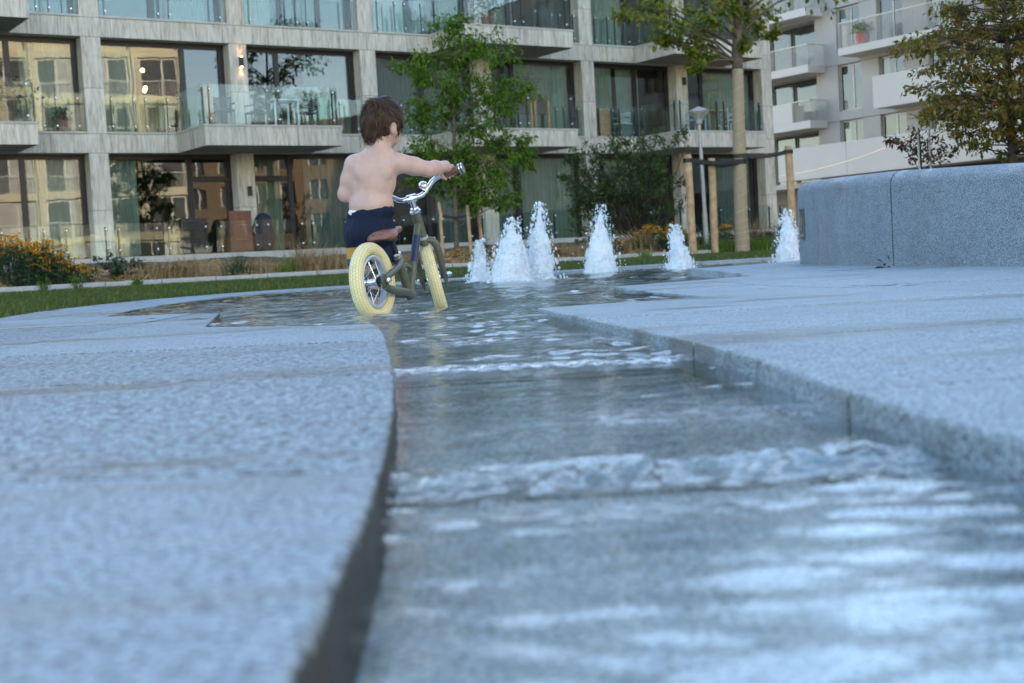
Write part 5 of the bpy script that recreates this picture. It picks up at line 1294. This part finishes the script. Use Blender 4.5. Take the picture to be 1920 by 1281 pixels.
B.el(chest, (.094, .066, .088), .02); B.el(aty(700, 345, YC), (.093, .068, .075), .02); B.el(waist, (.093, .076, .066), .03); B.el(pel, (.096, .080, .068), .03)
B.cap(shL + (.02, 0, .0), nb_ + (-.012, 0, -.012), .036, .036, .03); B.cap(shR + (-.02, 0, 0), nb_ + (.012, 0, -.012), .036, .036, .03)
B.cap(nb_ - (0, 0, .02), hp(0, -.030, -.055), .046, .042, .028)
B.el(hp(0, 0, .006), (.070, .085, .086), .01, HAX); B.el(hp(0, .022, -.038), (.056, .060, .050), .03, HAX); B.el(hp(.030, .044, -.042), (.026, .028, .026), .02, HAX); B.el(hp(-.030, .044, -.042), (.026, .028, .026), .02, HAX)
B.el(hp(0, .060, -.072), (.020, .018, .014), .015, HAX)                                           # chin
B.el(hp(0, .083, -.030), (.011, .013, .010), .012, HAX); B.cap(hp(0, .080, -.006), hp(0, .086, -.026), .006, .008, .01)   # nose
for q in (-1, 1):
    B.el(hp(q * .028, .080, -.006), (.015, .010, .010), .010, HAX, True)
    B.el(hp(q * .069, -.004, -.022), (.010, .019, .027), .006, HAX); B.el(hp(q * .078, .003, -.019), (.006, .010, .017), .004, HAX, True); B.el(hp(q * .068, .004, -.042), (.006, .008, .010), .006, HAX)
B.cap(hp(-.014, .080, -.054), hp(.014, .080, -.054), .003, .003, .004, True)                       # mouth
# arms
wrR = None
for side, sh, el_, gp in ((-1, shR, elR, gR), (1, shL, elL, gL)):
    gd, back, up_ = hand_frame(gp, el_); gc = gp[0] + (gp[1] - gp[0]) * (.45 if side < 0 else .5)
    wr = gc + back * .040 + up_ * .022; palm = gc + back * .017 + up_ * .016
    B.cap(sh, sh + (el_ - sh) * .5, .041, .036, .022); B.cap(sh + (el_ - sh) * .5, el_, .036, .031, .018)
    fm = el_ + (wr - el_) * .4; B.cap(el_, fm, .031, .0315, .016); B.cap(fm, wr, .0315, .021, .014); B.cap(wr, palm, .0215, .017, .014)
    B.el(palm, (.026, .017, .013), .012, (gd, back, up_))
    def gpt(off, ang, r): a = math.radians(ang); return gc + gd * off + (back * math.cos(a) + up_ * math.sin(a)) * r
    for fi, (off, ln) in enumerate(((-.024, 1.0), (-.009, 1.08), (.006, 1.02), (.020, .85))):
        off = off * (1 if side < 0 else 1); ch = [gpt(off, 50, .0245), gpt(off, 95, .0235), gpt(off, 95 + 50 * ln, .0225), gpt(off, 95 + 95 * ln, .0215), gpt(off, 95 + 130 * ln, .021)]
        rr = [.0085, .0082, .0076, .0070, .0060]
        for k in range(4): B.cap(ch[k], ch[k + 1], rr[k], rr[k + 1], .004)
    ch = [gpt(-.022, 40, .022), gpt(-.030, 0, .0235), gpt(-.028, -40, .0235), gpt(-.022, -75, .0225)]
    for k in range(3): B.cap(ch[k], ch[k + 1], .0092 - .0008 * k, .0084 - .0008 * k, .005)
# legs
legs = []
for (hx, kx, ax_, sgn) in ((677, 680, 684, -1), (713, 712, 700, 1)):
    hip = aty(hx, 447, YC + .005); knee = aty(kx, 515, YC + .03); ank = aty(ax_, 560, YC + .03); ank[2] = -.005; toe = ank + np.array([.02 * sgn + .01, .085, -.016])
    B.cap(hip, knee, .056, .040, .02); B.cap(knee, knee + (ank - knee) * .45, .039, .037, .015); B.cap(knee + (ank - knee) * .45, ank, .037, .024, .015)
    B.cap(ank - (0, .015, .014), toe, .022, .017, .012); legs.append((hip, knee))
    for k in range(5): B.cap(toe + (-.016 + .008 * k, -.004, -.004), toe + (-.018 + .009 * k, .016 - abs(k - 1) * .003, -.006), .0068, .0055, .004)
# soft relief of the back: spine furrow, shoulder blades
for k, yy in enumerate(range(300, 385, 12)):
    B.cap(aty(703 - (yy - 300) * .06, yy, YC - .082), aty(703 - (yy - 288) * .06, yy + 12, YC - .084), .012, .012, .012, True) if False else None
B.el(aty(678, 322, YC - .052), (.028, .018, .036), .018); B.el(aty(724, 320, YC - .050), (.028, .018, .036), .018)
B.cap(aty(703, 300, YC - .083), aty(698, 375, YC - .089), .013, .014, .014, True)
CH = thing('person', 'small child seen from behind, bare back and navy shorts, holding the bike', 'person', (pel[0], pel[1], FLOOR_Z))
g = NG('skin'); v = g.coord(); n1 = g.noise(v, 14, 4, .6); n2 = g.noise(v, 60, 3, .6)
sk_c = g.mix(g.ramp(n1, [(.35, 0), (.7, 1)]), (.52, .365, .315), (.47, .305, .255)); sk_c = g.mix(g.math('MULTIPLY', g.ramp(n2, [(.55, 0), (.75, 1)]), .35), sk_c, (.50, .29, .245))
MAT['skin'] = g.done(g.prin(sk_c, .48, 0, g.bump(n2, .08, .004), .35, Subsurface_Weight=.10, Subsurface_Scale=.008))
bo = link('body', B.mesh('body'), MAT['skin'], CH, True); sm = bo.modifiers.new('smooth', 'SMOOTH'); sm.factor = .5; sm.iterations = 3
# eyes
MAT['eye'] = simple('eye', (.03, .02, .015), .1)
for q in (-1, 1):
    V, Fq = icos(np.array([hp(q * .028, .0715, -.006)]), np.array([.0095])); link('eye', mesh_np('eye', V, Fq), MAT['eye'], CH, True)
# shorts
lo = np.array([-.76, 5.44, .12]); hi = np.array([-.40, 5.82, .46]); S = Body(lo, hi, .0038)
S.el(pel + (0, 0, .0), (.105, .089, .085), .02); S.el(waist - (0, 0, .03), (.0995, .082, .050), .02); S.el(pel - (0, .012, .03), (.100, .090, .060), .03)
for hip, knee in legs:
    e = hip + (knee - hip) * .78; S.cap(hip, e, .068, .063, .02)
ztop = aty(694, 394, YC)[2]; zhem = aty(694, 494, YC)[2]
tilt = (S.X - pel[0]) * .10
S.F = smax(S.F, (S.Z - ztop - tilt - .0), .004); S.F = smax(S.F, zhem - S.Z + .02 * (S.X - pel[0]), .003)
S.F = S.F + .0035 * vnoise(S.X, S.Y, S.Z * .35, 55) + .0065 * vnoise(S.X, S.Y, S.Z * .45, 24) + .0016 * np.sin(np.arctan2(S.X - pel[0], S.Y - pel[1]) * 46) * np.exp(-((S.Z - ztop + .014 - tilt) / .014) ** 2)
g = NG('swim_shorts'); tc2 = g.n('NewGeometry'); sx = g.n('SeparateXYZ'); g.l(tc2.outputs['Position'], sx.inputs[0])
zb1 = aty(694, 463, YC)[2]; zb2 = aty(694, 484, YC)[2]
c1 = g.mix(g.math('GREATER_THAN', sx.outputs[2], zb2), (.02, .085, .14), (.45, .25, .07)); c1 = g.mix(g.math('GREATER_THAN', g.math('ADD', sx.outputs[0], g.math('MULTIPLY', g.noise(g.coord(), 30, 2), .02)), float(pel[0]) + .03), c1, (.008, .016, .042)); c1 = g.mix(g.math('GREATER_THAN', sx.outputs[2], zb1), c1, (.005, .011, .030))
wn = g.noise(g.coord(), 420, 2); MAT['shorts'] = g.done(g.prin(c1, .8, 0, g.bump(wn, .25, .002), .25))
link('shorts', S.mesh('shorts'), MAT['shorts'], CH, True)
S = Body(np.array([-.74, 5.46, .36]), np.array([-.44, 5.78, .46]), .0035); S.el(waist - (0, 0, .03), (.097, .0797, .052), .01); S.F = smax(S.F, (S.Z - ztop - .001 + (S.X - pel[0] + .06) * .25), .003); S.F = smax(S.F, ztop - .02 - S.Z, .003); S.F = smax(S.F, S.X - pel[0] + .005, .003)
link('undergarment', S.mesh('undergarment'), simple('white_cotton', (.7, .7, .68), .8), CH, True)
# hair: cap of short hair plus separate strands that follow the head from the crown
Hh = Body(HEAD - .13, HEAD + .13, .0034)
Hh.el(hp(0, -.006, .010), (.0785, .0915, .0975), .01, HAX)
def hu(X, Y, Z): q = (X - HEAD[0], Y - HEAD[1], Z - HEAD[2]); return [q[0] * e[0] + q[1] * e[1] + q[2] * e[2] for e in HAX]
r_, f_, u_ = hu(Hh.X, Hh.Y, Hh.Z)
HF0 = 0
hairline = np.where(f_ < -.012, -.080 + .45 * (f_ + .012) + .034 * np.abs(r_) / .07, np.where(f_ < .035, -.066 + (f_ + .012) * .75, -.010 + (f_ - .035) * .45))
Hh.F = Hh.F + .012 * sst((-u_ - .005) / .075) * (f_ < .03)
Hh.el(hp(0, -.034, -.052), (.050, .042, .048), .03, HAX)
Hh.F = smax(Hh.F, (hairline - u_) * .8, .008)
Hh.el(hp(.080, -.004, -.030), (.020, .026, .034), .004, HAX, True); Hh.el(hp(-.080, -.004, -.030), (.020, .026, .034), .004, HAX, True)
# lock-like grooves running from the crown
cr_ = hp(.012, -.040, .085); dx_ = np.arctan2(r_ - .012, f_ + .040)
Hh.F = Hh.F + .0022 * np.sin(dx_ * 33 + 6 * vnoise(Hh.X, Hh.Y, Hh.Z, 22)) + .004 * vnoise(Hh.X, Hh.Y, Hh.Z * .5, 34)
g = NG('brown_hair'); v = g.coord('Object', (90, 90, 14)); hn = g.noise(v, 3, 3, .6); geo = g.n('NewGeometry')
hc = g.ramp(geo.outputs['Random Per Island'], [(0, (.024, .013, .007)), (.6, (.058, .034, .019)), (1, (.13, .080, .045))]); MAT['hair_strand'] = g.done(g.prin(hc, .5, 0, None, .22))
g = NG('brown_hair_base'); v = g.coord('Object', (90, 90, 14)); hn = g.noise(v, 3, 3, .6); MAT['hair'] = g.done(g.prin(g.ramp(hn, [(.3, (.018, .009, .005)), (.7, (.058, .031, .016))]), .6, 0, g.bump(hn, .6, .004), .4))
ho = link('hair', Hh.mesh('hair'), MAT['hair'], CH, True)
rg = np.random.default_rng(9); VV = []; FF = []; cnt = 0
nv = len(ho.data.vertices); hv = np.empty(nv * 3, np.float32); ho.data.vertices.foreach_get('co', hv); hv = hv.reshape(-1, 3).astype(float); hn_ = np.empty(nv * 3, np.float32); ho.data.vertices.foreach_get('normal', hn_); hn_ = hn_.reshape(-1, 3).astype(float)
out_ = ((hv - HEAD) * hn_).sum(1) > .02; hv = hv[out_]; hn_ = hn_[out_]
for i in range(6500):
    j = rg.integers(len(hv)); p = hv[j] + rg.normal(0, .002, 3); nn_ = hn_[j]; qr, qf, qu = ((p - HEAD) @ RT, (p - HEAD) @ FD, (p - HEAD) @ UPH)
    if abs(qr) > .045 and abs(qf + .004) < .030 and qu < .022: continue
    if abs(qr) > .030 and qf > -.045 and qu < -.045: continue
    d = (p - cr_) + np.cross(UPH, p - cr_) * rg.normal(.30, .25)
    d = d - nn_ * (d @ nn_); d = nrm(d) + rg.normal(0, .16, 3); d = nrm(d - nn_ * (d @ nn_))
    clump = float(vnoise(np.array([p[0]]), np.array([p[1]]), np.array([p[2]]), 38.0)[0])
    L_ = rg.uniform(.022, .046); lf = .0008 + abs(rg.normal(0, .0010)) + .0035 * max(0, clump); curl = rg.uniform(.4, 1.0) if rg.random() > .08 else .0
    sd_ = nrm(np.cross(d, nn_)) * rg.uniform(.0006, .0012); wdt = [.5, 1, .9, .6, .08]
    for k in range(5):
        q = L_ * k / 4; W3 = p + d * q + nn_ * (lf * (k / 4) ** .7 * 1.6 - curl * q * q / .15); VV += [W3 - sd_ * wdt[k], W3 + sd_ * wdt[k]]
    for k in range(4): FF.append((cnt + 2 * k, cnt + 2 * k + 1, cnt + 2 * k + 3, cnt + 2 * k + 2))
    cnt += 10
hs = link('hair_strands', mesh_np('hair_strands', np.array(VV), np.array(FF)), MAT['hair_strand'], ho, True); hs['kind'] = 'stuff'

# ================================================================== TERRACE AND BALCONY FURNITURE
def fbox(nm, s0, s1, t0, t1, z0, z1, mat, par): b = MB(); b.box(FL, s0, s1, t0, t1, z0, z1); return b.build(nm, mat, par)
wood = simple('brown_wood', (.16, .055, .028), .55, 0, .25, 9); dkwood = simple('dark_wood', (.035, .022, .016), .6, 0, .2, 9); teak = simple('teak', (.36, .21, .10), .6, 0, .2, 9)
def board(label, s0, s1, t, z0, z1, mat):
    T = thing('wooden_screen', label, 'screen', FL(s0, t, z0)); n = 3; h = (z1 - z0) / n
    for i in range(n): bevel(fbox('plank', s0, s1, t - .04, t, z0 + i * h + .004, z0 + (i + 1) * h - .004, mat, T), .004)
    for s in (s0 + .06, s1 - .06): fbox('leg', s - .03, s + .03, t - .10, t - .045, BASE, z1 - .05, mat, T)
board('red-brown wooden screen on the ground floor terrace', -.25, .38, 1.4, BASE + .02, BASE + 1.15, wood)
board('dark brown wooden screen left of the red-brown one', -1.5, -.8, 1.2, BASE + .02, BASE + 1.0, dkwood)
T = thing('covered_chair', 'dark blue cover over a chair beside the red-brown screen', 'chair', FL(.75, 1.1, BASE))
sd = SDF(FL(.75, 1.1, BASE) - (.6, .6, .02), FL(.75, 1.1, BASE) + (.6, .6, 1.25), .035); c0 = FL(.75, 1.1, BASE); sd.add(sd.ell(c0 + (0, 0, .35), (.36, .34, .42)), .05); sd.add(sd.ell(c0 + FU * .08 + (0, 0, .75), (.26, .2, .36)), .12); sd.F += .03 * vnoise(sd.X, sd.Y, sd.Z, 5); link('cover', sd.mesh('cover'), simple('navy_cover', (.012, .016, .025), .8), T, True)
def chair(label, s, t, z, mat, rot=0, grp=None, h=.85, frame=None):
    T = thing('chair', label, 'chair', FL(s, t, z), grp); ca, sa_ = math.cos(rot), math.sin(rot)
    def CL(a, b_, zz): return FL(s + a * ca - b_ * sa_, t + a * sa_ + b_ * ca, z + zz)
    fm = frame or mat
    for a in (-.22, .22):
        for b_ in (-.2, .2):
            q = MB(); q.box(CL, a - .016, a + .016, b_ - .016, b_ + .016, 0, .42 if b_ > 0 else h); q.build('leg', fm, T)
    q = MB(); q.box(CL, -.24, .24, -.22, .23, .421, .46); bevel(q.build('seat', mat, T), .008)
    for k in range(5): q = MB(); q.box(CL, -.2035, .2035, -.205, -.19, .52 + k * .065, .565 + k * .065); q.build('slat', mat, T)
    for a in (-.235, .235): q = MB(); q.box(CL, a - .02, a + .02, -.18, .2, .62, .645); q.build('armrest', fm, T)
def table(label, s, t, z, mat, w=.75, d=.7, h=.74, grp=None):
    T = thing('table', label, 'table', FL(s, t, z), grp); bevel(fbox('tabletop', s - w / 2, s + w / 2, t - d / 2, t + d / 2, z + h - .03, z + h, mat, T), .006)
    for a in (-1, 1):
        for b_ in (-1, 1): fbox('leg', s + a * (w / 2 - .04) - .018, s + a * (w / 2 - .04) + .018, t + b_ * (d / 2 - .04) - .018, t + b_ * (d / 2 - .04) + .018, z, z + h - .031, mat, T)
pale = simple('pale_steel', (.55, .62, .66), .4, .3); dgrey = simple('charcoal_weave', (.05, .055, .06), .7); teal = simple('teal_metal', (.03, .16, .20), .5)
Z1 = BANDS[0] + BH + .047
chair('charcoal slatted chair at the left end of the balcony', -.1, 1.2, Z1, dgrey, .2); chair('charcoal slatted chair beside the pale table on the balcony', .95, .9, Z1, dgrey, 2.9); table('pale metal table behind the balcony glass', 1.55, 1.2, Z1, pale); chair('charcoal chair right of the pale balcony table', 2.4, 1.0, Z1, dgrey, 1.5)
T = thing('plant_stand', 'wooden planter stand with dried plants on the middle balcony', 'plant stand', FL(10.3, 1.2, Z1))
for s in (9.9, 10.05, 10.55): bevel(fbox('leg', s - .035, s + .035, 1.1, 1.17, Z1, Z1 + .95, teak, T), .005)
fbox('trough', 9.4, 10.6, .95, 1.09, Z1 + .55, Z1 + .93, simple('dark_trough', (.09, .07, .055), .8), T)
rg = np.random.default_rng(61); n = 420; P = np.array([FL(rg.uniform(9.4, 10.6), rg.uniform(.9, 1.15), Z1 + .9 + abs(rg.normal(0, .12))) for _ in range(n)]); V, Fq = leaf_mesh(P, rdir(n, rg) + (0, 0, .6), .12, .16, .1, rg); link('dry_leaves', mesh_np('dry_leaves', V, Fq), MAT['dry_grass'], T)
P = np.array([FL(9.9, 1.0, Z1 + 1.55) + rg.normal(0, .16, 3) for _ in range(160)]); V, Fq = leaf_mesh(P, rdir(160, rg), .06, .5, .1, rg); link('red_leaves', mesh_np('red_leaves', V, Fq), MAT['leaf_red'], T); b = MB(); b.tube([FL(9.9, 1.0, Z1 + .9), FL(9.9, 1.0, Z1 + 1.6)], .008, 4); b.build('stem', MAT['bark_dark'], T)
T = thing('slatted_cabinet', 'narrow teak slatted cabinet on the right hand balcony', 'cabinet', FL(13.75, .0, Z1))
for k in range(16): fbox('slat', 13.5, 13.98, -.34, -.12, Z1 + .01 + k * .058, Z1 + .058 + k * .058, teak, T)
chair('teal framed chair with pale seat next to the teak cabinet', 14.6, -.22, Z1 + .004, simple('pale_mesh', (.5, .52, .48), .7), 1.2, None, .9, teal)
table('small teak table behind the lamp head on the balcony', 17.4, 1.1, Z1, teak, .9); chair('pale blue chair left of the small teak table', 16.6, 1.2, Z1, simple('pale_blue', (.25, .4, .48), .6), 1.4); chair('pale chair right of the small teak table', 18.2, 1.1, Z1, simple('pale_cloth', (.5, .5, .48), .7), -1.4)
def potplant(label, s, t, z, h, n, mat, seed, ls=.09, wx=.35):
    rg = np.random.default_rng(seed); c0 = FL(s, t, z); T = thing('potted_plant', label, 'potted plant', c0)
    b = MB(); b.lathe(c0, (0, 0, 1), [(0, .12), (.28, .17), (.30, .18), (.30, .15)], 14); b.build('pot', simple('clay_pot', (.20, .10, .07), .8), T, 'auto')
    P = c0 + rg.normal(0, 1, (n, 3)) * (wx * .45, wx * .45, h * .22) + (0, 0, .3 + h * .45); V, Fq = leaf_mesh(P, rdir(n, rg) + (0, 0, .3), ls, .5, .15, rg); link('foliage', mesh_np('foliage', V, Fq), mat, T)
    b = MB()
    for i in range(5): b.tube([c0 + (0, 0, .28), P[i * 3]], .007, 4)
    b.build('stems', MAT['bark_dark'], T)
potplant('bushy potted plant on the far left balcony', -5.75, 1.3, Z1, .95, 420, MAT['leaf_shrub'], 71, .10, .9)
potplant('small spiky potted plant left of the first column', -3.95, -.2, Z1, .35, 90, MAT['leaf_shrub'], 72, .14, .3)
potplant('leafy potted plant on the upper middle balcony', 8.2, 1.5, BANDS[1] + BH + .047, .9, 500, MAT['leaf_shrub'], 73, .09, .6)
c0 = RL(4.0, 1.2, 10.17); T = thing('potted_plant', 'round pale shrub in a red pot behind the white upper railing', 'potted plant', c0); b = MB(); b.lathe(c0, (0, 0, 1), [(0, .25), (.45, .36), (.48, .36), (.48, .3)], 16); b.build('pot', simple('red_pot', (.35, .10, .07), .7), T, 'auto')
rg = np.random.default_rng(74); n = 380; P = c0 + rdir(n, rg) * (.55, .55, .35) * rg.random((n, 1)) ** .4 + (0, 0, .75); V, Fq = leaf_mesh(P, rdir(n, rg) + (0, 0, .3), .16, .45, .1, rg); link('foliage', mesh_np('foliage', V, Fq), MAT['leaf_lime'], T)
